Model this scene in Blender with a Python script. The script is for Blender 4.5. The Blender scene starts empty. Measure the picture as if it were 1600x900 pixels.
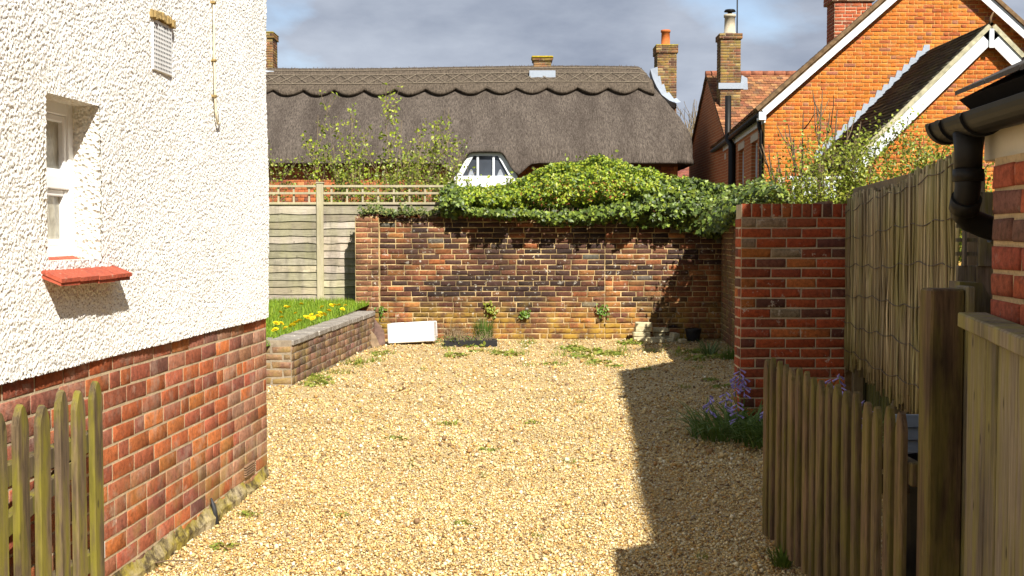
import bpy, math, random
import numpy as np
from mathutils import Vector, Matrix, noise as mnoise

R = math.radians
rng = random.Random(7)
nrg = np.random.default_rng(11)
scene = bpy.context.scene
col = scene.collection

# ------------------------------------------------------------------ camera
F = 1827.0                       # focal length in pixels of a 1600 px wide frame
HORIZON = 370.0
PITCH = math.atan((450.0 - HORIZON) / F)
CAM_H = 1.445
cam_d = bpy.data.cameras.new('camera')
cam = bpy.data.objects.new('camera', cam_d)
col.objects.link(cam)
cam.location = (0, 0, CAM_H)
cam.rotation_euler = (R(90) - PITCH, 0, 0)
cam_d.sensor_width = 36.0
cam_d.lens = 36.0 * F / 1600.0
cam_d.clip_start = 0.05
cam_d.clip_end = 4000
scene.camera = cam

# ------------------------------------------------------------------ sun, sky, exposure
SUN = Vector((-0.44, 1.02, -1.0)).normalized()          # direction the light travels
sun_d = bpy.data.lights.new('sun', 'SUN')
sun_d.energy = 5.0
sun_d.angle = R(0.55)
sun_d.color = (1.0, 0.955, 0.87)
sun = bpy.data.objects.new('sun', sun_d)
col.objects.link(sun)
sun.location = (6, -14, 14)
sun.rotation_euler = SUN.to_track_quat('-Z', 'Y').to_euler()

world = bpy.data.worlds.new('World')
scene.world = world
world.use_nodes = True
wt = world.node_tree
wt.nodes.clear()
w_out = wt.nodes.new('ShaderNodeOutputWorld')
w_bg = wt.nodes.new('ShaderNodeBackground')
w_sky = wt.nodes.new('ShaderNodeTexSky')
w_sky.sky_type = 'NISHITA'
w_sky.sun_disc = False
w_sky.sun_elevation = math.asin(-SUN.z)
w_sky.sun_rotation = math.atan2(-SUN.x, -SUN.y)
w_sky.air_density = 1.0
w_sky.dust_density = 0.6
w_sky.ozone_density = 1.5
w_tc = wt.nodes.new('ShaderNodeTexCoord')
w_map = wt.nodes.new('ShaderNodeMapping')
w_map.inputs['Scale'].default_value = (1.0, 1.0, 2.6)
w_map.inputs['Location'].default_value = (4.7, 0.9, 1.3)
w_n = wt.nodes.new('ShaderNodeTexNoise')
w_n.inputs['Scale'].default_value = 3.4
w_n.inputs['Detail'].default_value = 7
w_n.inputs['Roughness'].default_value = 0.52
w_n.inputs['Distortion'].default_value = 0.25
w_r = wt.nodes.new('ShaderNodeValToRGB')
w_r.color_ramp.elements[0].position = 0.30
w_r.color_ramp.elements[1].position = 0.47
w_n2 = wt.nodes.new('ShaderNodeTexNoise')
w_n2.inputs['Scale'].default_value = 5.5
w_n2.inputs['Detail'].default_value = 8
w_n2.inputs['Roughness'].default_value = 0.55
w_r2 = wt.nodes.new('ShaderNodeValToRGB')
w_r2.color_ramp.elements[0].position = 0.30
w_r2.color_ramp.elements[0].color = (1.45, 1.70, 2.25, 1)
w_r2.color_ramp.elements[1].position = 0.72
w_r2.color_ramp.elements[1].color = (3.3, 3.6, 4.15, 1)
w_mx = wt.nodes.new('ShaderNodeMixRGB')
L_ = wt.links.new
L_(w_tc.outputs['Generated'], w_map.inputs['Vector'])
L_(w_map.outputs['Vector'], w_n.inputs['Vector'])
L_(w_map.outputs['Vector'], w_n2.inputs['Vector'])
L_(w_n.outputs['Fac'], w_r.inputs['Fac'])
L_(w_n2.outputs['Fac'], w_r2.inputs['Fac'])
L_(w_r.outputs['Color'], w_mx.inputs['Fac'])
L_(w_sky.outputs['Color'], w_mx.inputs['Color1'])
L_(w_r2.outputs['Color'], w_mx.inputs['Color2'])
L_(w_mx.outputs['Color'], w_bg.inputs['Color'])
w_bg.inputs['Strength'].default_value = 0.095
L_(w_bg.outputs['Background'], w_out.inputs['Surface'])

scene.view_settings.view_transform = 'Standard'
scene.view_settings.look = 'None'
scene.view_settings.exposure = 0.98
scene.view_settings.gamma = 1.0
scene.view_settings.use_curve_mapping = False
scene.cycles.max_bounces = 6


# ------------------------------------------------------------------ helpers
def at(x, y, Y):
    """world point seen at photo pixel (x, y) at depth Y"""
    a = (x - 800.0) / F
    b = -(y - 450.0) / F
    d = Vector((a, math.cos(PITCH) + b * math.sin(PITCH), -math.sin(PITCH) + b * math.cos(PITCH)))
    t = Y / d.y
    return Vector((d.x * t, Y, CAM_H + d.z * t))


def gnd(x, y):
    a = (x - 800.0) / F
    b = -(y - 450.0) / F
    d = Vector((a, math.cos(PITCH) + b * math.sin(PITCH), -math.sin(PITCH) + b * math.cos(PITCH)))
    t = -CAM_H / d.z
    return Vector((d.x * t, d.y * t, 0))


def tag(o, label=None, cat=None, group=None, kind=None):
    if label: o['label'] = label
    if cat: o['category'] = cat
    if group: o['group'] = group
    if kind: o['kind'] = kind
    return o


def empty(name, loc=(0, 0, 0), rz=0.0, parent=None):
    o = bpy.data.objects.new(name, None)
    o.empty_display_size = 0.2
    col.objects.link(o)
    o.location = loc
    o.rotation_euler = (0, 0, rz)
    o.parent = parent
    return o


def link(name, me, parent=None, loc=None, rot=None, scale=None):
    o = bpy.data.objects.new(name, me)
    col.objects.link(o)
    o.parent = parent
    if loc is not None: o.location = loc
    if rot is not None: o.rotation_euler = rot
    if scale is not None: o.scale = scale
    return o


def np_mesh(name, V, Fc, mat, cols=None, smooth=False):
    """V (n,3), Fc (m,k) all faces k-gons; cols (n,3) point colours"""
    V = np.asarray(V, dtype=np.float32)
    Fc = np.asarray(Fc, dtype=np.int32)
    me = bpy.data.meshes.new(name)
    m, k = Fc.shape
    me.vertices.add(len(V))
    me.vertices.foreach_set('co', V.ravel())
    me.loops.add(m * k)
    me.loops.foreach_set('vertex_index', Fc.ravel())
    me.polygons.add(m)
    me.polygons.foreach_set('loop_start', np.arange(0, m * k, k, dtype=np.int32))
    if smooth:
        me.polygons.foreach_set('use_smooth', np.ones(m, dtype=bool))
    me.update(calc_edges=True)
    if cols is not None:
        ca = me.color_attributes.new('col', 'FLOAT_COLOR', 'POINT')
        c4 = np.ones((len(V), 4), dtype=np.float32)
        c4[:, :3] = cols
        ca.data.foreach_set('color', c4.ravel())
    me.materials.append(mat)
    return me


class MB:
    """collects boxes, tubes and polygons into one mesh"""
    def __init__(self):
        self.v = []; self.f = []; self.sm = []

    def add(self, vs, fs, smooth=False):
        b = len(self.v)
        self.v += [tuple(p) for p in vs]
        self.f += [tuple(b + i for i in q) for q in fs]
        self.sm += [smooth] * len(fs)
        return self

    def box(self, lo, hi, ch=0.0, M=None):
        x0, y0, z0 = lo; x1, y1, z1 = hi
        if ch <= 0:
            vs = [Vector(p) for p in ((x0,y0,z0),(x1,y0,z0),(x1,y1,z0),(x0,y1,z0),(x0,y0,z1),(x1,y0,z1),(x1,y1,z1),(x0,y1,z1))]
            fs = [(0,3,2,1),(4,5,6,7),(0,1,5,4),(1,2,6,5),(2,3,7,6),(3,0,4,7)]
        else:
            vs = []; idx = {}
            for i, X in enumerate((x0, x1)):
                for j, Y in enumerate((y0, y1)):
                    for k, Z in enumerate((z0, z1)):
                        sx = ch if i == 0 else -ch; sy = ch if j == 0 else -ch; sz = ch if k == 0 else -ch
                        for a, p in enumerate(((X, Y+sy, Z+sz), (X+sx, Y, Z+sz), (X+sx, Y+sy, Z))):
                            idx[(i,j,k,a)] = len(vs); vs.append(Vector(p))
            g = lambda *q: idx[q]
            fs = [(g(0,0,0,0),g(0,0,1,0),g(0,1,1,0),g(0,1,0,0)), (g(1,0,0,0),g(1,1,0,0),g(1,1,1,0),g(1,0,1,0)),
                  (g(0,0,0,1),g(1,0,0,1),g(1,0,1,1),g(0,0,1,1)), (g(0,1,0,1),g(0,1,1,1),g(1,1,1,1),g(1,1,0,1)),
                  (g(0,0,0,2),g(0,1,0,2),g(1,1,0,2),g(1,0,0,2)), (g(0,0,1,2),g(1,0,1,2),g(1,1,1,2),g(0,1,1,2))]
            for i in (0,1):
                for j in (0,1):
                    fs.append((g(i,j,0,0),g(i,j,1,0),g(i,j,1,1),g(i,j,0,1)))
                for k in (0,1):
                    fs.append((g(i,0,k,0),g(i,1,k,0),g(i,1,k,2),g(i,0,k,2)))
            for j in (0,1):
                for k in (0,1):
                    fs.append((g(0,j,k,1),g(1,j,k,1),g(1,j,k,2),g(0,j,k,2)))
            for i in (0,1):
                for j in (0,1):
                    for k in (0,1):
                        fs.append((g(i,j,k,0),g(i,j,k,1),g(i,j,k,2)))
        if M is not None: vs = [M @ p for p in vs]
        return self.add(vs, fs)

    def tube(self, pts, r, n=8, caps=True):
        pts = [Vector(p) for p in pts]
        rs = r if isinstance(r, (list, tuple)) else [r] * len(pts)
        vs = []; up = None
        for i, p in enumerate(pts):
            d = (pts[min(i+1, len(pts)-1)] - pts[max(i-1, 0)]).normalized()
            if up is None:
                up = d.orthogonal().normalized()
            up = (up - d * up.dot(d))
            if up.length < 1e-5: up = d.orthogonal()
            up.normalize()
            s = d.cross(up)
            for k in range(n):
                a = 2 * math.pi * k / n
                vs.append(p + (up * math.cos(a) + s * math.sin(a)) * rs[i])
        fs = []
        for i in range(len(pts) - 1):
            for k in range(n):
                a = i*n + k; b = i*n + (k+1) % n
                fs.append((a, b, b+n, a+n))
        b0 = len(self.v)
        self.add(vs, fs, smooth=True)
        if caps:
            self.f.append(tuple(b0 + k for k in reversed(range(n)))); self.sm.append(False)
            m = b0 + (len(pts)-1)*n
            self.f.append(tuple(m + k for k in range(n))); self.sm.append(False)
        return self

    def prism(self, poly, axis, lo, hi):
        """extrude a 2D polygon along an axis: 'y' polygon (x,z); 'x' polygon (y,z); 'z' polygon (x,y)"""
        n = len(poly)
        def P(a, b, t):
            return {'y': (a, t, b), 'x': (t, a, b), 'z': (a, b, t)}[axis]
        vs = [P(a, b, lo) for a, b in poly] + [P(a, b, hi) for a, b in poly]
        fs = [tuple(range(n)), tuple(reversed(range(n, 2*n)))]
        fs += [(i, i+n, (i+1) % n + n, (i+1) % n) for i in range(n)]
        return self.add(vs, fs)

    def mesh(self, name, mat):
        me = bpy.data.meshes.new(name)
        me.from_pydata([tuple(p) for p in self.v], [], self.f)
        me.polygons.foreach_set('use_smooth', self.sm)
        me.update()
        import bmesh
        bm = bmesh.new(); bm.from_mesh(me)
        bmesh.ops.recalc_face_normals(bm, faces=bm.faces)
        bm.to_mesh(me); bm.free()
        me.materials.append(mat)
        return me

    def build(self, name, mat, parent=None, loc=None, rot=None):
        return link(name, self.mesh(name, mat), parent, loc, rot)


# ------------------------------------------------------------------ materials
class NT:
    def __init__(self, name):
        self.m = bpy.data.materials.new(name)
        self.m.use_nodes = True
        self.t = self.m.node_tree
        self.t.nodes.clear()
        self.out = self.t.nodes.new('ShaderNodeOutputMaterial')
        self.geo = self.t.nodes.new('ShaderNodeNewGeometry')
        self.pos = self.geo.outputs['Position']

    def n(self, typ): return self.t.nodes.new(typ)
    def l(self, a, b): self.t.links.new(a, b)

    def setin(self, sock, v):
        if hasattr(v, 'is_output'): self.l(v, sock)
        elif isinstance(v, (tuple, list)) and len(v) == 3 and sock.type == 'RGBA': sock.default_value = (*v, 1)
        else: sock.default_value = v

    def scaled(self, vec, s):
        m = self.n('ShaderNodeMapping'); self.setin(m.inputs['Vector'], vec)
        m.inputs['Scale'].default_value = s if isinstance(s, (tuple, list)) else (s, s, s)
        return m.outputs['Vector']

    def objco(self):
        t = self.n('ShaderNodeTexCoord'); return t.outputs['Object']

    def noise(self, scale, detail=4, rough=0.55, vec=None, dist=0.0):
        t = self.n('ShaderNodeTexNoise')
        self.setin(t.inputs['Vector'], vec if vec is not None else self.pos)
        t.inputs['Scale'].default_value = scale; t.inputs['Detail'].default_value = detail
        t.inputs['Roughness'].default_value = rough; t.inputs['Distortion'].default_value = dist
        return t.outputs['Fac']

    def voro(self, scale, vec=None, feature='F1', out='Distance'):
        t = self.n('ShaderNodeTexVoronoi'); t.feature = feature
        self.setin(t.inputs['Vector'], vec if vec is not None else self.pos)
        t.inputs['Scale'].default_value = scale
        return t.outputs[out]

    def ramp(self, fac, stops):
        r = self.n('ShaderNodeValToRGB'); e = r.color_ramp.elements
        while len(e) < len(stops): e.new(0.5)
        for i, (p, c) in enumerate(stops):
            e[i].position = p
            e[i].color = (*c, 1) if isinstance(c, (tuple, list)) else (c, c, c, 1)
        self.l(fac, r.inputs['Fac'])
        return r.outputs['Color']

    def mix(self, fac, a, b, mode='MIX'):
        m = self.n('ShaderNodeMixRGB'); m.blend_type = mode
        self.setin(m.inputs['Fac'], fac); self.setin(m.inputs['Color1'], a); self.setin(m.inputs['Color2'], b)
        return m.outputs['Color']

    def math(self, op, a, b=0.0, clamp=False):
        m = self.n('ShaderNodeMath'); m.operation = op; m.use_clamp = clamp
        self.setin(m.inputs[0], a); self.setin(m.inputs[1], b)
        return m.outputs[0]

    def sepz(self, which='Z'):
        s = self.n('ShaderNodeSeparateXYZ'); self.l(self.pos, s.inputs[0]); return s.outputs[which]

    def bump(self, h, strength=0.5, dist=0.01, normal=None):
        b = self.n('ShaderNodeBump'); self.l(h, b.inputs['Height'])
        b.inputs['Strength'].default_value = strength; b.inputs['Distance'].default_value = dist
        if normal is not None: self.l(normal, b.inputs['Normal'])
        return b.outputs['Normal']

    def objcolor(self):
        o = self.n('ShaderNodeObjectInfo'); return o.outputs['Color']

    def objrandom(self):
        o = self.n('ShaderNodeObjectInfo'); return o.outputs['Random']

    def attr(self, name='col'):
        a = self.n('ShaderNodeAttribute'); a.attribute_name = name; return a.outputs['Color']

    def finish(self, color, rough=0.8, normal=None, spec=0.3, metal=0.0, transl=None):
        p = self.n('ShaderNodeBsdfPrincipled')
        self.setin(p.inputs['Base Color'], color)
        self.setin(p.inputs['Roughness'], rough)
        p.inputs['Specular IOR Level'].default_value = spec
        p.inputs['Metallic'].default_value = metal
        if normal is not None: self.l(normal, p.inputs['Normal'])
        sh = p.outputs[0]
        if transl is not None:
            tr = self.n('ShaderNodeBsdfTranslucent'); self.setin(tr.inputs['Color'], color)
            mx = self.n('ShaderNodeMixShader'); mx.inputs[0].default_value = transl
            self.l(sh, mx.inputs[1]); self.l(tr.outputs[0], mx.inputs[2]); sh = mx.outputs[0]
        self.l(sh, self.out.inputs['Surface'])
        return self.m


def brick_mat(name, attr=False, lichen=0.0, lichen_col=(0.62, 0.6, 0.52), moss=0.0, moss_col=(0.30, 0.24, 0.05),
              moss_top=0.0, soot=0.0, grain=0.5, pale=0.0):
    n = NT(name)
    c = n.attr() if attr else n.objcolor()
    g = n.noise(38, 6, 0.65)
    c = n.mix(1.0, c, n.ramp(g, [(0.28, 0.45), (0.5, 0.95), (0.74, 1.35)]), 'MULTIPLY')
    c = n.mix(n.ramp(n.noise(150, 3), [(0.58, 0.0), (0.70, grain)]), c, (0.06, 0.03, 0.02))
    if pale:                                              # chalky bloom
        c = n.mix(n.math('MULTIPLY', n.ramp(n.noise(6.5, 6, 0.65), [(0.52, 0.0), (0.68, 1.0)]), pale), c, (0.46, 0.33, 0.25))
    if soot:
        c = n.mix(n.math('MULTIPLY', n.ramp(n.noise(1.7, 5, 0.6), [(0.42, 0.0), (0.62, 1.0)]), soot), c, (0.025, 0.016, 0.013))
    if moss:
        f = n.ramp(n.noise(4.0, 6, 0.62), [(0.45, 0.0), (0.62, 1.0)])
        if moss_top:
            f = n.math('MULTIPLY', f, n.ramp(n.math('DIVIDE', n.sepz('Z'), moss_top), [(0.35, 1.0), (1.0, 0.0)]))
        c = n.mix(n.math('MULTIPLY', f, moss), c, moss_col)
    if lichen:
        f = n.ramp(n.noise(17, 5, 0.7), [(0.60, 0.0), (0.66, 1.0)])
        f = n.math('MULTIPLY', f, n.ramp(n.noise(2.6, 3), [(0.40, 0.1), (0.62, 1.0)]))
        c = n.mix(n.math('MULTIPLY', f, lichen), c, lichen_col)
    h = n.math('ADD', n.noise(60, 6, 0.7), n.math('MULTIPLY', n.noise(220, 3), 0.4))
    return n.finish(c, 0.88, n.bump(h, 0.7, 0.006), 0.2)


def mortar_mat(name, c1, c2, lichen=0.0, dark=0.0):
    n = NT(name)
    c = n.mix(n.ramp(n.noise(9, 6, 0.65), [(0.35, 0.0), (0.65, 1.0)]), c1, c2)
    c = n.mix(n.ramp(n.noise(90, 4), [(0.5, 0.0), (0.75, 0.55)]), c, tuple(v * 0.35 for v in c1))
    if dark:
        c = n.mix(n.math('MULTIPLY', n.ramp(n.noise(1.7, 5, 0.6), [(0.42, 0.0), (0.62, 1.0)]), dark), c, (0.05, 0.035, 0.02))
    if lichen:
        c = n.mix(n.ramp(n.noise(17, 5, 0.7), [(0.60, 0.0), (0.66, lichen)]), c, (0.6, 0.57, 0.48))
    return n.finish(c, 0.95, n.bump(n.noise(120, 5, 0.7), 0.8, 0.006), 0.1)


def wood_mat(name, c1, c2, algae=0.0, algae_col=(0.20, 0.20, 0.02), dark=0.3, objcol=False, axis='Z', algae_scale=3.0, knots=0.0):
    n = NT(name)
    st = {'Z': (1, 1, 0.06), 'X': (0.06, 1, 1), 'Y': (1, 0.06, 1)}[axis]
    v = n.scaled(n.pos, st)
    g = n.noise(70, 6, 0.65, v, 0.3)
    c = n.mix(n.ramp(g, [(0.3, 0.0), (0.7, 1.0)]), c1, c2)
    c = n.mix(n.ramp(n.noise(190, 3, 0.6, v), [(0.52, 0.0), (0.72, dark)]), c, tuple(a * 0.22 for a in c1))
    c = n.mix(n.ramp(n.noise(2.2, 4, 0.6), [(0.4, 0.0), (0.72, 0.5)]), c, tuple(a * 0.45 for a in c2))
    if objcol: c = n.mix(1.0, c, n.objcolor(), 'MULTIPLY')
    if algae:
        f = n.math('MULTIPLY', n.ramp(n.noise(algae_scale, 5, 0.6, n.scaled(n.pos, (2.5, 2.5, 0.45))), [(0.42, 0.0), (0.60, 1.0)]), algae)
        c = n.mix(f, c, algae_col)
    if knots:
        kn = n.voro(7.0, n.scaled(n.pos, (1.4, 1.4, 0.75)))
        c = n.mix(n.ramp(kn, [(0.05, knots), (0.11, 0.0)]), c, (0.03, 0.02, 0.012))
        c = n.mix(n.math('MULTIPLY', n.ramp(n.noise(3.2, 5, 0.65, n.scaled(n.pos, (2, 2, 0.5))), [(0.5, 0.0), (0.7, 1.0)]), 0.6), c, tuple(a * 0.3 for a in c2))
    return n.finish(c, 0.85, n.bump(g, 0.55, 0.004), 0.2)


def plain(name, c, rough=0.5, spec=0.4, var=0.15, scale=20, bump=0.0, metal=0.0, dirt=0.0):
    n = NT(name)
    cc = n.mix(n.ramp(n.noise(scale, 5), [(0.3, 0.0), (0.7, 1.0)]), tuple(a * (1 - var) for a in c), tuple(min(1, a * (1 + var)) for a in c))
    if dirt:
        cc = n.mix(n.ramp(n.noise(7, 6, 0.7), [(0.5, 0.0), (0.75, dirt)]), cc, (0.16, 0.12, 0.07))
    nm = n.bump(n.noise(scale * 5, 4), bump, 0.004) if bump else None
    return n.finish(cc, rough, nm, spec, metal)


def leaf_mat(name, rough=0.42, transl=0.3, spec=0.4):
    n = NT(name)
    c = n.mix(n.ramp(n.noise(35, 2), [(0.3, 0.0), (0.7, 0.35)]), n.attr(), (0.10, 0.10, 0.02))
    return n.finish(c, rough, None, spec, transl=transl)


# ------------------------------------------------------------------ masonry
_bcache = {}


def brick_arrays(w, h, p, seed, ch=0.004, jit=0.0022, back=0.03):
    """a worn brick: chamfered front proud of the joint plane (y=0) by p; verts centred in x and z"""
    r = random.Random(seed)
    a, b = w / 2, h / 2
    J = lambda s=1.0: (r.random() - 0.5) * 2 * jit * s
    vs = []
    for (sx, sz) in ((-1, -1), (1, -1), (1, 1), (-1, 1)):
        vs.append((sx * a, back, sz * b))
    fr = []
    for (sx, sz) in ((-1, -1), (1, -1), (1, 1), (-1, 1)):
        fr.append((sx * a + J(), -p + ch + J(0.6), sz * b + J()))
    c2 = ch * (1.0 + r.random() * 1.6)
    for (x, y, z), (sx, sz) in zip(list(fr), ((-1, -1), (1, -1), (1, 1), (-1, 1))):
        k = c2 if r.random() < 0.7 else c2 * 2.4
        fr.append((x - sx * k, -p + J(0.8), z - sz * k))
    vs += fr
    fs = [(8, 9, 10, 11)]
    for i in range(4):
        j = (i + 1) % 4
        fs.append((4 + i, 4 + j, 8 + j, 8 + i))
        fs.append((i, j, 4 + j, 4 + i))
    return np.array(vs), np.array(fs)


def brick_mesh(w, h, p, variant, mat, ch, jit):
    key = (round(w, 3), round(h, 3), round(p, 3), variant, mat.name, ch, jit)
    if key not in _bcache:
        V, Fc = brick_arrays(w, h, p, variant * 31 + 5, ch, jit)
        _bcache[key] = np_mesh('brick', V, Fc, mat)
    return _bcache[key]


def courses(L, H, course=0.075, unit=0.225, joint=0.011, bond='stretcher', z0=0.0, seed=1, wob=0.006, s0=0.0):
    """list of (s, z, w, h)"""
    r = random.Random(seed)
    out = []
    n = int(round((H - z0) / course))
    for i in range(n):
        z = z0 + (i + 0.5) * course
        h = course - joint
        s = s0
        k = 0
        if bond == 'stretcher':
            first = unit if i % 2 == 0 else unit / 2
        elif bond == 'flemish':
            first = unit if i % 2 == 0 else unit * 0.75
        elif bond == 'old':
            first = unit * r.choice((1, 0.5, 0.72, 0.5, 1))
        while s < s0 + L - 0.02:
            if k == 0: w = first
            elif bond == 'flemish': w = unit / 2 if (k % 2 == (1 if i % 2 == 0 else 0)) else unit
            elif bond == 'old': w = unit * (0.5 if r.random() < 0.13 else 1.0) + r.uniform(-wob, wob) * 2
            else: w = unit
            if s + w > s0 + L: w = s0 + L - s
            if s0 + L - s - w < 0.04: w = s0 + L - s
            ww = round((w - joint) / 0.0125) * 0.0125 if w not in (unit,) else w - joint
            ww = min(ww, w - joint * 0.7)
            if ww > 0.02:
                out.append((s + w / 2, z + r.uniform(-1, 1) * wob * 0.25, ww, h))
            s += w
            k += 1
    return out


def lay(parent, bricks, mats, colour, p=0.009, keep=lambda s, z, w, h: True, most=300, key=None, ch=0.004,
        jit=0.0022, name='brick', seed=3, tilt=0.0):
    """bricks as objects (the nearest `most`), the rest joined as one stuff part. parent local frame: x along, -y out, z up"""
    r = random.Random(seed)
    bl = [b for b in bricks if keep(*b)]
    if key: bl.sort(key=key)
    Vs = []; Fs = []; Cs = []; base = 0
    for i, (s, z, w, h) in enumerate(bl):
        c = colour(s, z, r)
        if i < most:
            me = brick_mesh(w, h, p, r.randrange(6), mats[0], ch, jit)
            o = link(name, me, parent, (s, r.uniform(-0.0025, 0.002) * min(1, p / 0.008), z), (r.uniform(-1, 1) * tilt, r.uniform(-1, 1) * 0.012, r.uniform(-1, 1) * tilt))
            o.color = (*c, 1)
        else:
            V, Fc = brick_arrays(w, h, p, r.randrange(100000), ch, jit)
            V = V + np.array([s, r.uniform(-0.0025, 0.002), z])
            Vs.append(V); Fs.append(Fc + base); base += len(V)
            Cs.append(np.tile(np.array(c), (len(V), 1)))
    if Vs:
        me = np_mesh('more_' + name + 's', np.concatenate(Vs), np.concatenate(Fs), mats[1], np.concatenate(Cs))
        o = link('more_' + name + 's', me, parent)
        o['kind'] = 'stuff'


def pal(cols, spread=0.18):
    tot = sum(c[0] for c in cols)
    def f(r):
        t = r.random() * tot
        for wgt, c in cols:
            t -= wgt
            if t <= 0: break
        k = 1 + r.uniform(-spread, spread)
        return tuple(max(0.005, v * k * (1 + r.uniform(-0.06, 0.06))) for v in c)
    return f


# ------------------------------------------------------------------ foliage helpers
LEAF_OVAL = [(0, 0), (0.30, 0.30), (0.27, 0.68), (0, 1), (-0.27, 0.68), (-0.30, 0.30)]
LEAF_IVY = [(0, 0), (0.38, -0.02), (0.50, 0.36), (0.22, 0.55), (0, 1.0), (-0.22, 0.55), (-0.50, 0.36), (-0.38, -0.02)]
LEAF_THIN = [(0, 0), (0.13, 0.4), (0, 1), (-0.13, 0.4)]


def leaf_cloud(P, N, size, outline, cols, fold=0.25, jitter=0.6):
    """P, N (n,3): leaf bases and facing normals; size (n,); cols (n,3). Returns V, F, C"""
    n = len(P)
    P = np.asarray(P); N = np.asarray(N, dtype=float)
    N = N + nrg.normal(0, jitter, (n, 3))
    N /= np.linalg.norm(N, axis=1, keepdims=True) + 1e-9
    T = nrg.normal(0, 1, (n, 3)); T[:, 2] -= 0.35
    T -= N * np.sum(T * N, axis=1, keepdims=True)
    T /= np.linalg.norm(T, axis=1, keepdims=True) + 1e-9
    B = np.cross(N, T)
    ol = np.array(outline)
    k = len(ol)
    V = (P[:, None, :] + size[:, None, None] * (B[:, None, :] * ol[None, :, 0, None] + T[:, None, :] * ol[None, :, 1, None]
         + N[:, None, :] * (np.abs(ol[:, 0]) * fold - 0.25 * (ol[:, 1] ** 2) * 0.5)[None, :, None]))
    idx = np.arange(n)[:, None] * k
    half = k // 2
    right = np.concatenate([idx + j for j in range(0, half + 1)], axis=1)
    left = np.concatenate([idx] + [idx + j for j in range(half, k)], axis=1)
    Fc = np.concatenate([right, left])
    C = np.repeat(np.asarray(cols), k, axis=0)
    return V.reshape(-1, 3), Fc, C


def pick(cols, n, spread=0.2):
    cols = np.array(cols)
    c = cols[nrg.integers(0, len(cols), n)]
    return c * (1 + nrg.uniform(-spread, spread, (n, 1)))


def blades(P, length, width, lean, cols, segs=3, droop=0.5, dirs=None):
    """arching strap leaves / grass blades: P (n,3)"""
    n = len(P)
    az = nrg.uniform(0, 2 * math.pi, n) if dirs is None else dirs
    D = np.stack([np.cos(az), np.sin(az), np.zeros(n)], 1)
    S = np.stack([-np.sin(az), np.cos(az), np.zeros(n)], 1)
    V = []
    for i in range(segs + 1):
        t = i / segs
        out = lean * length * (t * (0.35 + 0.65 * t))
        up = length * (t - droop * lean * t * t * 0.9)
        c = P + D * out[:, None] + np.array([0, 0, 1.0]) * up[:, None]
        wd = width * (1 - t) ** 0.6 * (0.7 + 0.6 * t if t < 0.5 else 1.0)
        V.append(c - S * wd[:, None] / 2); V.append(c + S * wd[:, None] / 2)
    V = np.stack(V, 1)
    k = 2 * (segs + 1)
    idx = np.arange(n)[:, None] * k
    Fc = np.concatenate([np.concatenate([idx + 2*i, idx + 2*i + 1, idx + 2*i + 3, idx + 2*i + 2], 1) for i in range(segs)])
    return V.reshape(-1, 3), Fc, np.repeat(np.asarray(cols), k, axis=0)


def merge(parts):
    Vs, Fs, Cs, b = [], [], [], 0
    for V, Fc, C in parts:
        Vs.append(V); Fs.append(Fc + b); Cs.append(C); b += len(V)
    return np.concatenate(Vs), np.concatenate(Fs), np.concatenate(Cs)


M_leaf = leaf_mat('leaf_green')
M_ivy = leaf_mat('leaf_ivy', 0.45, 0.12, 0.3)
M_grass = leaf_mat('grass_blade', 0.55, 0.35, 0.25)
M_bark = plain('bark', (0.13, 0.09, 0.055), 0.9, 0.2, 0.35, 40, 0.5)
M_twig = plain('twig', (0.20, 0.15, 0.09), 0.9, 0.2, 0.3, 40, 0.3)

# ================================================================== THE SETTING
SL = 0.0684                                           # the drive runs slightly to the right with depth
ANG = math.atan(SL)
U = Vector((math.sin(ANG), math.cos(ANG), 0))         # along the drive
NR = Vector((math.cos(ANG), -math.sin(ANG), 0))       # to the right of it


def gh(x, y):
    """height of the gravel surface"""
    return (0.010 * np.sin(x * 2.3 + 0.6 * y) + 0.008 * np.sin(y * 1.7 - x) + 0.006 * np.sin(4.1 * x + 2.9 * y)) - 0.012


n = NT('earth')
M_earth = n.finish(n.mix(n.ramp(n.noise(3, 6), [(0.35, 0.0), (0.65, 1.0)]), (0.10, 0.075, 0.04), (0.07, 0.09, 0.03)), 0.95, n.bump(n.noise(30, 5), 0.6, 0.03), 0.1)
g = MB().add([(-900, -300, -0.07), (900, -300, -0.07), (900, 2500, -0.07), (-900, 2500, -0.07)], [(0, 1, 2, 3)]).build('ground', M_earth)
tag(g, 'dark earth and turf ground beneath the houses and gardens', 'ground', kind='structure')

# driveway sheet
n = NT('gravel_bed')
vc = n.voro(75, None, 'F1', 'Color')
sepc = n.n('ShaderNodeSeparateColor'); n.l(vc, sepc.inputs[0])
c = n.ramp(sepc.outputs[0], [(0.0, (0.16, 0.09, 0.035)), (0.3, (0.46, 0.29, 0.10)), (0.6, (0.58, 0.42, 0.18)), (0.85, (0.68, 0.58, 0.36)), (1.0, (0.30, 0.24, 0.17))])
c = n.mix(n.ramp(n.noise(1.3, 5, 0.6), [(0.45, 0.0), (0.75, 0.45)]), c, (0.22, 0.14, 0.055))
M_bed = n.finish(c, 0.9, n.bump(n.voro(75), 1.0, 0.012), 0.2)
xs = np.linspace(-3.4, 4.2, 96); ys = np.linspace(-4, 16.8, 240)
X, Yg = np.meshgrid(xs, ys, indexing='ij')
V = np.stack([X, Yg, gh(X, Yg) - 0.004], -1).reshape(-1, 3)
i, j = np.meshgrid(np.arange(95), np.arange(239), indexing='ij')
b = (i * 240 + j).ravel()
o = link('driveway', np_mesh('driveway', V, np.stack([b, b + 240, b + 241, b + 1], 1), M_bed, smooth=True))
tag(o, 'pale gravel driveway running back to the old brick wall', 'driveway', kind='structure')

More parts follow.
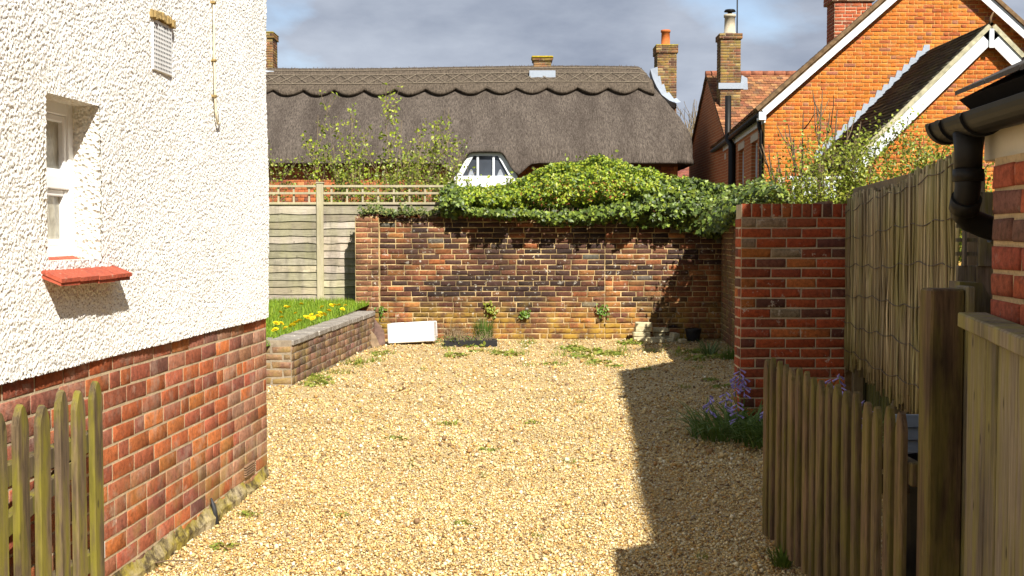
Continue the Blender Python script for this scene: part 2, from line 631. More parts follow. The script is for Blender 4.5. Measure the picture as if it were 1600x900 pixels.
# loose pebbles
n = NT('pebble')
c = n.mix(n.ramp(n.noise(160, 3), [(0.35, 0.0), (0.7, 0.35)]), n.attr(), (0.30, 0.16, 0.05))
c = n.mix(n.ramp(n.noise(0.9, 5, 0.65), [(0.50, 0.0), (0.74, 0.5)]), c, (0.30, 0.20, 0.085))
M_peb = n.finish(c, 0.72, None, 0.35)


def pebbles(npb, y0, y1, dia):
    y = nrg.uniform(y0, y1, npb)
    half_l = -0.48 * y - 0.15; half_r = 0.48 * y + 0.3
    x = half_l + (half_r - half_l) * nrg.random(npb)
    lx = np.where(y < 7.15, -1.47 + SL * (y - 7.04) - 0.02, -2.35)
    ok = (x > lx) & (x < 3.1) & (y < 16.6)
    x = x[ok]; y = y[ok]; m = len(x)
    d = dia * 0.88 * nrg.lognormal(0, 0.42, m)
    base = np.array([(1, 0, 0), (0, 1, 0), (-1, 0, 0), (0, -1, 0), (0, 0, 1), (0, 0, -1)], float)
    tri = np.array([(0, 1, 4), (1, 2, 4), (2, 3, 4), (3, 0, 4), (1, 0, 5), (2, 1, 5), (3, 2, 5), (0, 3, 5)])
    sc = np.stack([nrg.uniform(0.75, 1.35, m), nrg.uniform(0.6, 1.0, m), nrg.uniform(0.45, 0.85, m)], 1)
    Vb = base[None] * sc[:, None, :] * (d / 2)[:, None, None] * nrg.uniform(0.75, 1.2, (m, 6, 1))
    q = nrg.normal(0, 1, (m, 4)); q[:, 1:3] *= 0.35; q /= np.linalg.norm(q, axis=1, keepdims=True)
    w_, a_, b_, c_ = q.T
    Rm = np.stack([1-2*(b_*b_+c_*c_), 2*(a_*b_-c_*w_), 2*(a_*c_+b_*w_), 2*(a_*b_+c_*w_), 1-2*(a_*a_+c_*c_), 2*(b_*c_-a_*w_),
                   2*(a_*c_-b_*w_), 2*(b_*c_+a_*w_), 1-2*(a_*a_+b_*b_)], 1).reshape(m, 3, 3)
    Vb = np.einsum('mij,mkj->mki', Rm, Vb)
    P = np.stack([x, y, gh(x, y) + d * nrg.uniform(0.0, 0.35, m)], 1)
    palp = np.array([1.0, 0.985, 0.87]) * np.array([(0.62, 0.47, 0.22), (0.70, 0.56, 0.30), (0.78, 0.71, 0.53), (0.52, 0.33, 0.11), (0.60, 0.42, 0.17), (0.42, 0.24, 0.08),
                     (0.74, 0.64, 0.42), (0.30, 0.17, 0.07), (0.40, 0.35, 0.28), (0.16, 0.10, 0.06), (0.66, 0.50, 0.26), (0.80, 0.76, 0.64)])
    wts = np.array([16, 14, 9, 12, 14, 9, 10, 8, 6, 7, 12, 5], float)
    C = palp[nrg.choice(len(palp), m, p=wts / wts.sum())] * nrg.uniform(0.78, 1.18, (m, 1))
    return (Vb + P[:, None]).reshape(-1, 3), (np.arange(m)[:, None, None] * 6 + tri[None]).reshape(-1, 3), np.repeat(C, 6, 0)


V, Fc, C = merge([pebbles(20000, 3.7, 5.0, 0.0122), pebbles(106000, 4.9, 7.4, 0.0115), pebbles(68000, 7.3, 10.4, 0.0150), pebbles(46000, 10.3, 16.6, 0.020)])
o = link('gravel', np_mesh('gravel', V, Fc, M_peb, C))
tag(o, 'loose honey coloured gravel stones covering the drive', 'gravel', kind='stuff')

# ================================================================== LEFT HOUSE (white roughcast over brick plinth)
HC = gnd(418, 746)
HO = HC - U * 6.0                                     # local x = 6 at the far corner
house = empty('house', HO, math.pi / 2 - ANG)
tag(house, 'white roughcast house with a red brick base at the left edge', 'house')
PL = 0.975                                            # top of the brick plinth
n = NT('roughcast')
c = n.mix(n.ramp(n.noise(2.2, 5, 0.6), [(0.35, 0.0), (0.7, 1.0)]), (0.83, 0.82, 0.77), (0.88, 0.88, 0.85))
c = n.mix(n.ramp(n.noise(135, 4, 0.7, n.scaled(n.pos, (1, 1, 1.25))), [(0.54, 0.0), (0.60, 0.92)]), c, (0.21, 0.135, 0.055))
c = n.mix(n.ramp(n.noise(1.6, 6, 0.65, n.scaled(n.pos, (1, 1, 0.5))), [(0.52, 0.0), (0.75, 0.15)]), c, (0.60, 0.54, 0.42))
M_rc = n.finish(c, 0.85, n.bump(n.noise(260, 4), 0.5, 0.003), 0.25)


def roughcast_height(s, z, cell=0.0092):
    gx = np.floor(s / cell).astype(int); gz = np.floor(z / cell).astype(int)
    rt = np.random.default_rng(5)
    T = rt.random((512, 512, 4))
    h = np.zeros_like(s)
    for di in (-1, 0, 1):
        for dj in (-1, 0, 1):
            a = gx + di; b_ = gz + dj
            t = T[a % 512, b_ % 512]
            px = (a + t[..., 0]) * cell; pz = (b_ + t[..., 1]) * cell
            rad = cell * (0.50 + 0.50 * t[..., 2])
            d2 = ((s - px) ** 2 + (z - pz) ** 2) / rad ** 2
            hh = np.sqrt(np.clip(1 - d2, 0, 1)) * (0.0020 + 0.0050 * t[..., 3] ** 1.5)
            h = np.maximum(h, hh)
    return h


W_S0, W_S1, W_Z0, W_Z1 = 3.17, 3.615, 1.360, 1.955        # window opening
gs = 0.0037
sv = np.arange(2.55, 6.0001, gs); zv = np.arange(PL - 0.012, 2.985, gs)
S, Z = np.meshgrid(sv, zv, indexing='ij')
hh = roughcast_height(S, Z)
edge = 0.010 * np.sin(S * 37) * 0.3
lump = 0.006 * np.sin(S * 5.1 + 1.3 * Z) * np.sin(Z * 4.3 + 0.7)
V = np.stack([S, -(0.016 + hh + lump), Z], -1).reshape(-1, 3)
ns, nz = S.shape
i, j = np.meshgrid(np.arange(ns - 1), np.arange(nz - 1), indexing='ij')
cs = sv[i] + gs / 2; cz = zv[j] + gs / 2
hole = (cs > W_S0) & (cs < W_S1) & (cz > W_Z0) & (cz < W_Z1)
low = (j == 0) & (nrg.random(i.shape) < 0.4)
b = (i * nz + j)[~(hole | low)].ravel()
o = link('roughcast_wall', np_mesh('roughcast_wall', V, np.stack([b, b + nz, b + nz + 1, b + 1], 1), M_rc), house)
m = MB()
m.box((3.70, 0.0, PL), (5.985, 0.20, 5.0)); m.box((-3, 0.20, PL + 0.01), (5.985, 6.5, 5.0))
m.box((-3, -0.020, 2.98), (5.99, 0.19, 5.0)); m.box((-3, -0.020, PL), (2.555, 0.19, 2.979))
m.box((W_S0 - 0.02, 0.02, W_Z1 + 0.001), (W_S1 + 0.02, 0.19, W_Z1 + 0.2))
m.build('upper_wall', M_rc, house)
# window reveals in smoother render
m = MB()
for (x0, x1, z0, z1) in ((W_S1, W_S1 + 0.06, W_Z0 - 0.1, W_Z1 + 0.06), (W_S0 - 0.06, W_S0, W_Z0 - 0.1, W_Z1 + 0.06)):
    m.box((x0, -0.017, z0), (x1, 0.13, z1))
m.box((W_S0, -0.016, W_Z1), (W_S1, 0.13, W_Z1 + 0.055))
m.box((W_S0, -0.012, W_Z0 - 0.08), (W_S1, 0.13, W_Z0 - 0.002))
n = NT('reveal_render')
hn = n.voro(62)
c = n.mix(n.ramp(n.noise(48, 5, 0.7), [(0.58, 0.0), (0.7, 0.5)]), (0.80, 0.77, 0.68), (0.44, 0.33, 0.17))
M_rev = n.finish(c, 0.85, n.bump(hn, 1.0, 0.016), 0.2)
m.build('window_reveal', M_rev, house)
m = MB(); m.prism([(-0.4, 4.9), (7.0, 4.9), (3.1, 8.3)], 'x', -3.3, 6.3)
n = NT('roof_tiles_brown')
M_rooft = n.finish(n.mix(n.noise(30), (0.20, 0.08, 0.04), (0.10, 0.05, 0.03)), 0.9, n.bump(n.noise(40), 0.5, 0.02), 0.2)
m.build('roof', M_rooft, house)

# plinth
M_mort_h = mortar_mat('mortar_house', (0.58, 0.45, 0.29), (0.42, 0.32, 0.20))
pl = MB().box((-1.2, 0.001, -0.05), (6.0, 0.199, PL - 0.001)).build('plinth', M_mort_h, house)
MBH = (brick_mat('brick_house', False, 0.35, (0.55, 0.47, 0.38), 0.6, (0.33, 0.24, 0.07), 0.5, 0.28, 0.5, 0.6),
       brick_mat('brick_house_joined', True, 0.35, (0.55, 0.47, 0.38), 0.6, (0.33, 0.24, 0.07), 0.5, 0.28, 0.5, 0.6))
ph = pal([(5, (0.46, 0.13, 0.045)), (4, (0.40, 0.115, 0.06)), (3, (0.52, 0.17, 0.05)), (2, (0.30, 0.10, 0.065)), (1.5, (0.42, 0.17, 0.10)), (0.7, (0.20, 0.085, 0.06))])


def col_house(s, z, r):
    c = ph(r)
    if s > 5.2 and r.random() < (s - 5.0) * 0.8: c = tuple(0.5 * a + 0.5 * b_ for a, b_ in zip(c, (0.36, 0.24, 0.15)))
    return c


VENTS = [(3.55, 0.20), (5.62, 0.13)]


def keep_h(s, z, w, h):
    return s > 0.9 and not any(abs(s - vs) < 0.10 and abs(z - vz) < 0.05 for vs, vz in VENTS)


lay(pl, courses(7.2, PL, bond='old', z0=0.0, seed=4, s0=-1.2, wob=0.004), MBH, col_house, 0.0012, keep_h, 300, lambda b_: -b_[0] if b_[0] < 2 else b_[0] - 100, ch=0.0010, jit=0.0009, tilt=0.0015)
# crumbling concrete footing along the base
n = NT('footing')
c = n.mix(n.ramp(n.noise(5, 6, 0.65), [(0.38, 0.0), (0.58, 1.0)]), (0.44, 0.36, 0.22), (0.34, 0.27, 0.05))
c = n.mix(n.ramp(n.noise(9, 5, 0.7), [(0.46, 0.0), (0.60, 0.9)]), c, (0.07, 0.05, 0.03))
M_foot = n.finish(c, 0.95, n.bump(n.noise(45, 6, 0.7), 1.0, 0.02), 0.1)
sp = np.arange(0.8, 6.02, 0.03)
vs = []; fs = []
for q, s in enumerate(sp):
    w = 0.022 + 0.03 * mnoise.noise((s * 2.6, 0, 3)) + 0.022 * mnoise.noise((s * 11, 0, 1))
    w = max(w, 0.004)
    if s > 5.9: w = 0.004
    if 4.55 < s < 4.85 or 5.05 < s < 5.2: w *= 0.35
    t = 0.042 + 0.03 * mnoise.noise((s * 3.1, 5, 0)) + 0.022 * mnoise.noise((s * 17, 5, 0))
    vs += [(s, 0.0, t + 0.03), (s, -w * 0.75, t), (s, -w - 0.01, t * 0.45), (s, -w - 0.004, -0.04)]
    if q:
        a = (q - 1) * 4
        fs += [(a + k, a + k + 4, a + k + 5, a + k + 1) for k in range(3)]
MB().add(vs, fs).build('footing', M_foot, house)
# air bricks
M_dark = plain('shade_black', (0.012, 0.010, 0.009), 0.9, 0.1)  # near-black colour standing in for shade in holes and under slates
M_clay = plain('clay_vent', (0.23, 0.14, 0.08), 0.85, 0.2, 0.3, 30, 0.4)
M_wplastic = plain('white_plastic', (0.80, 0.80, 0.78), 0.4, 0.4, 0.05, 10, 0.0, 0, 0.25)
v = MB().box((5.52, -0.002, 0.095), (5.72, 0.02, 0.165)).build('air_brick', M_clay, house)
for k in range(5):
    MB().box((5.525, -0.014, 0.098 + k * 0.0135), (5.715, -0.0015, 0.105 + k * 0.0135)).build('slat', M_clay, v)
v = MB().box((3.47, -0.012, 0.165), (3.63, 0.02, 0.235), 0.003).build('air_brick', M_wplastic, house)
m = MB()
for a in range(8):
    for k in range(4):
        m.box((3.482 + a * 0.0185, -0.0135, 0.174 + k * 0.015), (3.489 + a * 0.0185, -0.0118, 0.183 + k * 0.015))
m.build('dark_hole_blocks', M_dark, v)  # solid dark blocks; the shade inside the holes is their colour
# black weathered scrap of pipe at the wall foot
MB().tube([(4.93, -0.035, -0.02), (4.94, -0.022, 0.06), (4.93, -0.010, 0.115)], [0.016, 0.012, 0.004], 6).build('pipe_stub', plain('black_lead', (0.03, 0.03, 0.032), 0.6, 0.3, 0.3), house)

# window
M_upvc = plain('upvc_white', (0.80, 0.80, 0.79), 0.35, 0.45, 0.04, 8)
n = NT('obscure_glass')
wv = n.noise(26, 4, 0.6, n.scaled(n.pos, (1, 1, 0.45)), 0.8)
c = n.mix(n.ramp(wv, [(0.35, 0.0), (0.65, 1.0)]), (0.22, 0.20, 0.15), (0.42, 0.39, 0.30))
M_oglass = n.finish(c, 0.16, n.bump(wv, 0.35, 0.01), 0.5)
FY = 0.085
win = empty('window', (0, 0, 0), 0, house)
zm = 1.652
m = MB()
m.box((W_S0 - 0.005, FY, W_Z0 - 0.01), (W_S0 + 0.045, FY + 0.05, W_Z1 + 0.01), 0.004)
m.box((W_S1 - 0.048, FY, W_Z0 - 0.01), (W_S1 + 0.005, FY + 0.05, W_Z1 + 0.01), 0.004)
m.box((W_S0 + 0.045, FY + 0.002, W_Z1 - 0.045), (W_S1 - 0.048, FY + 0.05, W_Z1 + 0.01), 0.004)
m.box((W_S0 + 0.045, FY + 0.002, W_Z0 - 0.01), (W_S1 - 0.048, FY + 0.05, W_Z0 + 0.05), 0.004)
m.box((W_S0 + 0.045, FY - 0.003, zm - 0.026), (W_S1 - 0.048, FY + 0.05, zm + 0.026), 0.004)
m.build('frame', M_upvc, win)
for z0, z1 in ((zm + 0.026, W_Z1 - 0.045), (W_Z0 + 0.05, zm - 0.026)):
    m = MB()                                            # opening sash, set a little proud
    x0, x1 = W_S0 + 0.045, W_S1 - 0.048
    m.box((x0, FY + 0.006, z0), (x0 + 0.026, FY + 0.045, z1), 0.004); m.box((x1 - 0.026, FY + 0.006, z0), (x1, FY + 0.045, z1), 0.004)
    m.box((x0 + 0.026, FY + 0.008, z1 - 0.026), (x1 - 0.026, FY + 0.045, z1), 0.004); m.box((x0 + 0.026, FY + 0.008, z0), (x1 - 0.026, FY + 0.045, z0 + 0.026), 0.004)
    m.build('sash', M_upvc, win)
    MB().box((x0 + 0.02, FY + 0.026, z0 + 0.02), (x1 - 0.02, FY + 0.036, z1 - 0.02)).build('pane', M_oglass, win)
# red tile sill, two courses
n = NT('sill_tile')
c = n.mix(n.ramp(n.noise(14, 6, 0.65), [(0.35, 0.0), (0.7, 1.0)]), (0.33, 0.062, 0.032), (0.43, 0.10, 0.05))
c = n.mix(n.ramp(n.noise(70, 4), [(0.55, 0.0), (0.7, 0.7)]), c, (0.13, 0.045, 0.03))
c = n.mix(n.ramp(n.noise(26, 5, 0.7), [(0.62, 0.0), (0.70, 0.6)]), c, (0.50, 0.36, 0.26))
M_sill = n.finish(c, 0.7, n.bump(n.noise(50, 5), 0.6, 0.006), 0.3)
sill = empty('window_sill', (0, 0, 0), 0, house)
tw = 0.158
for layer in range(2):
    for k in range(4):
        x0 = 3.118 + k * tw + (0.0 if layer == 0 else rng.uniform(-0.004, 0.004)); x1 = x0 + tw - 0.004
        yo = -0.083 - (0.006 if layer == 0 else 0.0) + rng.uniform(-0.003, 0.003)
        yi = 0.082 if x0 > W_S0 - 0.03 and x1 < W_S1 + 0.03 else 0.0
        zt = 1.370 - layer * 0.0155
        sl = 0.42
        vs = []
        for (x, y) in ((x0, yo), (x1, yo), (x1, yi), (x0, yi)):
            vs.append((x, y, zt + (y - 0.08) * sl - 0.014 + rng.uniform(-0.002, 0.002)))
        vs += [(x, y, z + 0.014) for x, y, z in vs]
        MB().add(vs, [(0, 3, 2, 1), (4, 5, 6, 7), (0, 1, 5, 4), (1, 2, 6, 5), (2, 3, 7, 6), (3, 0, 4, 7)]).build('tile', M_sill, sill)
# white louvre vent high on the wall
vent = MB().box((4.165, -0.030, 2.175), (4.40, -0.005, 2.40), 0.004).build('wall_vent', M_wplastic, house)
m = MB()
for a in range(11):
    for k in range(11):
        m.box((4.180 + a * 0.0195, -0.0315, 2.188 + k * 0.0188), (4.187 + a * 0.0195, -0.0298, 2.195 + k * 0.0188))
m.build('dark_hole_blocks', M_dark, vent)  # dark blocks on the plate, hole shade put into their colour
M_scar = plain('render_scar', (0.34, 0.24, 0.10), 0.95, 0.1, 0.4, 60, 1.0)
m = MB()
for k in range(22):
    s = 4.145 + k * 0.0125
    m.box((s, -0.036 - rng.random() * 0.012, 2.402 + rng.uniform(-0.006, 0.006) - abs(k - 11) * 0.0006), (s + 0.016, -0.01, 2.425 + rng.uniform(0, 0.016)), 0.003)
m.build('render_scar', M_scar, house)
# old cable clipped up the wall
M_cable = plain('painted_cable', (0.66, 0.58, 0.40), 0.7, 0.3, 0.2, 40, 0.3)
cb = MB().tube([(4.985, -0.034, 2.63), (4.98, -0.036, 2.5), (4.984, -0.034, 2.35), (4.982, -0.036, 2.2), (4.99, -0.036, 2.08), (5.02, -0.036, 2.02), (5.06, -0.036, 2.03), (5.065, -0.034, 2.10)], 0.0055, 6).build('cable', M_cable, house)
for z in (2.62, 2.33, 2.15):
    MB().box((4.972, -0.044, z), (4.998, -0.015, z + 0.012), 0.002).build('clip', M_scar, cb)

# ================================================================== BACK WALL
YB = 16.5
XB0, XB1 = at(557, 500, YB).x, at(1127, 500, YB).x
HB = 1.70
bw = empty('brick_wall', (XB0, YB, 0))
tag(bw, 'old weathered dark brick wall at the far end of the gravel drive', 'wall')
LB = XB1 - XB0
M_mort_b = mortar_mat('mortar_old', (0.64, 0.47, 0.24), (0.42, 0.29, 0.13), 0.5, 0.75)
mo = MB().box((0, 0.001, -0.06), (LB, 0.22, HB - 0.001)).build('wall_core', M_mort_b, bw)
MBB = (brick_mat('brick_old', False, 0.75, (0.60, 0.56, 0.46), 0.8, (0.36, 0.22, 0.03), 0.62, 0.6, 0.5),
       brick_mat('brick_old_joined', True, 0.75, (0.60, 0.56, 0.46), 0.8, (0.36, 0.22, 0.03), 0.62, 0.42, 0.5))
pb1 = pal([(6, (0.085, 0.036, 0.023)), (4, (0.125, 0.048, 0.026)), (4, (0.055, 0.028, 0.022)), (1.2, (0.22, 0.075, 0.03)), (0.5, (0.10, 0.085, 0.07))], 0.3)
pb2 = pal([(5, (0.11, 0.045, 0.025)), (4, (0.16, 0.06, 0.028)), (3, (0.07, 0.034, 0.025)), (1.2, (0.25, 0.085, 0.03)), (0.5, (0.11, 0.09, 0.07))], 0.3)
pb0 = pal([(5, (0.040, 0.022, 0.018)), (3, (0.065, 0.03, 0.022)), (1, (0.09, 0.04, 0.025))], 0.3)
pb3 = pal([(4, (0.24, 0.085, 0.03)), (3, (0.30, 0.12, 0.04)), (2, (0.16, 0.065, 0.03)), (1, (0.34, 0.15, 0.05))], 0.25)
XJ = at(945, 500, YB).x - XB0


def col_back(s, z, r):
    f = mnoise.noise((s * 0.9, z * 1.6, 4.2)) + 0.6 * mnoise.noise((s * 2.7, z * 3.5, 1.1)) + (0.25 if s > XJ else 0.0) + r.uniform(-0.3, 0.3)
    c = (pb0 if f < -0.12 else pb1 if f < 0.12 else pb2 if f < 0.42 else pb3)(r)
    k = max(0.0, 1.0 - z / 0.75)
    if r.random() < k * 0.9:
        c = tuple(0.55 * a + 0.45 * b_ for a, b_ in zip(c, (0.30, 0.13, 0.045)))
    if s < 0.33 and r.random() < 0.4: c = (0.34, 0.13, 0.06)
    return c


bl = courses(XJ - 0.335, HB, bond='old', seed=21, s0=0.335, wob=0.006) + courses(LB - XJ, HB, bond='old', seed=22, s0=XJ, wob=0.006)
lay(mo, bl, MBB, col_back, 0.009, key=lambda b_: (abs(b_[0] - 2.2) > 2.3, -b_[2], b_[1]), most=300, ch=0.006, jit=0.004, tilt=0.012)
# end pier, half a brick proud
pr = MB().box((-0.005, -0.055, -0.05), (0.325, 0.0, HB + 0.03)).build('pier_core', M_mort_b, bw)
lay(empty('pier', (0, -0.056, 0), 0, bw), courses(0.325, HB + 0.03, bond='flemish', seed=5), MBB, lambda s, z, r: tuple(0.6 * a + 0.4 * b_ for a, b_ in zip(pb2(r), (0.34, 0.16, 0.08))), 0.009, ch=0.006, jit=0.004, tilt=0.012)
# rough coping course
lay(empty('coping', (0, -0.014, 0), 0, bw), [(0.12 + k * 0.228, HB + 0.032, 0.212, 0.058) for k in range(int(LB / 0.228))], MBB, lambda s, z, r: pb2(r), 0.010, ch=0.008, jit=0.006, tilt=0.02)

# ================================================================== RETURN WALL AND NEW RED BRICK END WALL
PY = 8.8
PX0, PX1 = at(1157, 480, PY).x, at(1322, 480, PY).x
HP = 1.695
ew = empty('brick_wall', (PX0, PY, 0))
tag(ew, 'newer red brick end wall with upright brick coping beside the reed screen', 'wall')
M_mort_p = mortar_mat('mortar_new', (0.62, 0.50, 0.33), (0.50, 0.39, 0.25))
pc = MB().box((0.001, 0.001, -0.05), (PX1 - PX0, 0.22, HP - 0.104)).build('wall_core', M_mort_p, ew)
MBP = (brick_mat('brick_red', False, 0.8, (0.55, 0.46, 0.35), 0.0, soot=0.2, grain=0.6), brick_mat('brick_red_joined', True, 0.35, (0.5, 0.42, 0.33), 0.0))
pp = pal([(6, (0.38, 0.075, 0.025)), (4, (0.31, 0.07, 0.03)), (2, (0.15, 0.055, 0.035)), (1.2, (0.24, 0.16, 0.10)), (1.2, (0.46, 0.14, 0.035))], 0.22)
nb = 21
bl = []
cH = (HP - 0.108) / nb
for i in range(nb):
    z = (i + 0.5) * cH
    x = 0.0
    ws = [0.225, 0.225, 0.225, 0.1125] if i % 2 else [0.1125, 0.225, 0.225, 0.225]
    for w in ws:
        w = w * (PX1 - PX0) / 0.7875
        bl.append((x + w / 2, z, w - 0.011, cH - 0.012)); x += w
lay(pc, bl, MBP, lambda s, z, r: pp(r), 0.008, tilt=0.008)
cp = empty('coping', (0, -0.004, 0), 0, ew)
MB().box((0.002, 0.0, HP - 0.103), (PX1 - PX0, 0.215, HP - 0.006)).build('coping_core', M_mort_p, cp)
lay(cp, [((k + 0.5) * (PX1 - PX0) / 10.5, HP - 0.052, (PX1 - PX0) / 10.5 - 0.011, 0.100) for k in range(10)] + [((10.25) * (PX1 - PX0) / 10.5, HP - 0.052, 0.03, 0.1)], MBP, lambda s, z, r: tuple(a * 0.85 for a in pp(r)), 0.009, tilt=0.01)
# left face of the end wall (bricks returning along the drive)
sf = empty('side_face', (0.0, 0.222, 0), -math.pi / 2, ew)
lay(sf, [(q_, (i + 0.5) * cH, w_, cH - 0.012) for i in range(nb) for q_, w_ in (((0.054, 0.098), (0.166, 0.1)) if i % 2 else ((0.111, 0.212),))], MBP, lambda s, z, r: pp(r), 0.004)

rw = empty('brick_wall', Vector((XB1, YB, 0)), -math.pi / 2 - ANG)
tag(rw, 'old side wall under ivy running from the far corner toward the camera', 'wall')
LR = (YB - PY - 0.25) / math.cos(ANG)
rc = MB().box((0.0, 0.001, -0.05), (LR, 0.22, HB - 0.002)).build('wall_core', M_mort_b, rw)
MBR = (brick_mat('brick_side', False, 0.9, (0.50, 0.44, 0.33), 0.6, (0.26, 0.22, 0.06), 1.6, 0.2), brick_mat('brick_side_joined', True, 0.9, (0.50, 0.44, 0.33), 0.6, (0.26, 0.22, 0.06), 1.6, 0.2))
lay(rc, courses(LR, HB, bond='old', seed=31), MBR, lambda s, z, r: tuple(0.6 * a + 0.4 * b_ for a, b_ in zip(pb2(r), (0.28, 0.16, 0.09))), 0.009, most=200, key=lambda b_: b_[0], ch=0.006, jit=0.004, tilt=0.012)

# ================================================================== LOW GARDEN WALL AND LAWN
A = gnd(456, 602); Bp = gnd(586, 537)
A = Vector((A.x, A.y, 0)); Bp = Vector((A.x + SL * 4.35, A.y + 4.35, 0))
LW = (Bp - A).length
HL = 0.445
lw = empty('garden_wall', A, math.pi / 2 - ANG)
tag(lw, 'low lichen covered brick wall holding up the lawn', 'wall')
M_mort_l = mortar_mat('mortar_low', (0.34, 0.28, 0.20), (0.22, 0.17, 0.12), 0.5)
lc = MB().box((0.0, 0.001, -0.05), (LW, 0.215, HL - 0.006)).build('wall_core', M_mort_l, lw)
MBL = (brick_mat('brick_low', False, 0.75, (0.50, 0.45, 0.38), 0.5, (0.30, 0.22, 0.06), 0, 0.3, 0.5, 0.5), brick_mat('brick_low_joined', True, 0.75))
plw = pal([(4, (0.24, 0.125, 0.085)), (4, (0.19, 0.10, 0.075)), (2, (0.28, 0.15, 0.09)), (2, (0.13, 0.08, 0.065))], 0.25)
lay(lc, courses(LW, HL - 0.06, course=0.0765, bond='old', seed=41), MBL, lambda s, z, r: plw(r), 0.004, ch=0.0025, jit=0.004, tilt=0.008, most=200)
MB().box((0.001, 0.216, -0.05), (0.21, 2.0, HL - 0.007)).build('return_core', M_mort_l, lw)
ef = empty('end_face', (0.0, 2.0, 0), -math.pi / 2, lw)
lay(ef, courses(2.0, HL - 0.06, course=0.0765, bond='stretcher', seed=42), MBL, lambda s, z, r: plw(r), 0.006, ch=0.007, jit=0.005)
n = NT('coping_concrete')
c = n.mix(n.ramp(n.noise(8, 6, 0.65), [(0.35, 0.0), (0.65, 1.0)]), (0.30, 0.27, 0.23), (0.20, 0.17, 0.14))
c = n.mix(n.ramp(n.noise(22, 5, 0.7), [(0.57, 0.0), (0.66, 0.8)]), c, (0.50, 0.48, 0.42))
M_cop = n.finish(c, 0.95, n.bump(n.noise(70, 6, 0.7), 0.9, 0.012), 0.1)
cpl = empty('coping', (0, 0, 0), 0, lw)
for k in range(7):
    MB().box((-0.014 + rng.uniform(-0.004, 0.004), 0.24 + k * 0.235, HL - 0.058), (0.225, 0.24 + k * 0.235 + 0.226, HL + 0.002 + rng.uniform(-0.003, 0.003)), 0.009).build('coping_brick', M_cop, cpl)
x = 0.0
while x < LW - 0.05:
    w = min(rng.uniform(0.21, 0.235), LW - x)
    z = HL - 0.058 + rng.uniform(-0.004, 0.004)
    MB().box((x + 0.004, -0.016 + rng.uniform(-0.006, 0.006), z), (x + w - 0.004, 0.235, z + 0.060 + rng.uniform(-0.003, 0.004)), 0.009).build('coping_brick', M_cop, cpl)
    x += w

YF = 17.0                                            # lap fence depth
n = NT('turf')
c = n.mix(n.ramp(n.noise(9, 5), [(0.35, 0.0), (0.65, 1.0)]), (0.07, 0.13, 0.015), (0.12, 0.18, 0.02))
M_turf = n.finish(c, 0.95, n.bump(n.noise(60, 4), 0.8, 0.02), 0.1)


def lawn_z(y): return 0.395 + 0.02 * (y - 11.5)


lx0, lx1 = -6.5, -2.12
m = MB()
ysl = np.linspace(7.3, YF + 0.1, 24)
vs = []; fs = []
for q, y in enumerate(ysl):
    xr = A.x + SL * (y - A.y) - 0.21
    vs += [(lx0, y, lawn_z(y)), (min(xr, -1.95), y, lawn_z(y))]
    if q: fs.append((2*q - 2, 2*q - 1, 2*q + 1, 2*q))
o = MB().add(vs, fs).build('lawn', M_turf)
tag(o, 'small raised lawn behind the low brick wall', 'lawn', kind='structure')
ng = 26000
gy = nrg.uniform(11.3, YF - 0.03, ng); gx = nrg.uniform(-4.3, -1.9, ng)
ok = gx < A.x + SL * (gy - A.y) - 0.20
gx, gy = gx[ok], gy[ok]
P = np.stack([gx, gy, lawn_z(gy) - 0.004], 1); ng = len(P)
V, Fc, C = blades(P, nrg.uniform(0.04, 0.12, ng), np.full(ng, 0.008), nrg.uniform(0.1, 0.8, ng),
                  pick([(0.21, 0.35, 0.02), (0.27, 0.41, 0.03), (0.15, 0.27, 0.02), (0.34, 0.43, 0.04)], ng), 2)
o = link('grass', np_mesh('grass', V, Fc, M_grass, C))
tag(o, 'bright green grass on the raised lawn', 'grass', kind='stuff')
# dandelions
M_yellow = plain('dandelion_yellow', (0.80, 0.58, 0.01), 0.7, 0.2, 0.15, 200)
M_stem = plain('stem_green', (0.16, 0.24, 0.05), 0.7, 0.2)
M_white = plain('daisy_white', (0.80, 0.80, 0.74), 0.7, 0.2)
m = MB()
for ring, (rr, zz) in enumerate(((0.024, 0.0), (0.017, 0.008), (0.008, 0.013))):
    for k in range(12):
        a = 2 * math.pi * (k + ring * 0.5) / 12
        ca, sa = math.cos(a), math.sin(a)
        w = 0.006
        m.add([(0.003 * ca, 0.003 * sa, zz), (rr * ca - w * sa, rr * sa + w * ca, zz + 0.006), (rr * 1.15 * ca, rr * 1.15 * sa, zz + 0.004), (rr * ca + w * sa, rr * sa - w * ca, zz + 0.006)], [(0, 1, 2, 3)])
me_dand = m.mesh('petals', M_yellow)
me_dstem = MB().tube([(0, 0, -0.10), (0.004, 0.002, -0.05), (0, 0, 0.001)], 0.0025, 5).mesh('stem', M_stem)
r = random.Random(12)
spots = []
for (u, v) in ((438, 488), (446, 480), (470, 478), (505, 480), (520, 478), (452, 482), (463, 492), (476, 497), (480, 499), (486, 496), (500, 491), (513, 487), (524, 481), (530, 479), (541, 481),
               (437, 510), (449, 513), (455, 510), (433, 520), (460, 507), (490, 500), (497, 498), (504, 494), (443, 497), (470, 502), (429, 507), (535, 484)):
    y0 = 11.6
    for it in range(60):                              # where the sight line meets the lawn
        pnt = at(u, v, y0)
        if pnt.z <= lawn_z(y0) + 0.08: break
        y0 += 0.1
    spots.append((pnt.x + r.uniform(-0.02, 0.02), min(y0, YF - 0.1)))
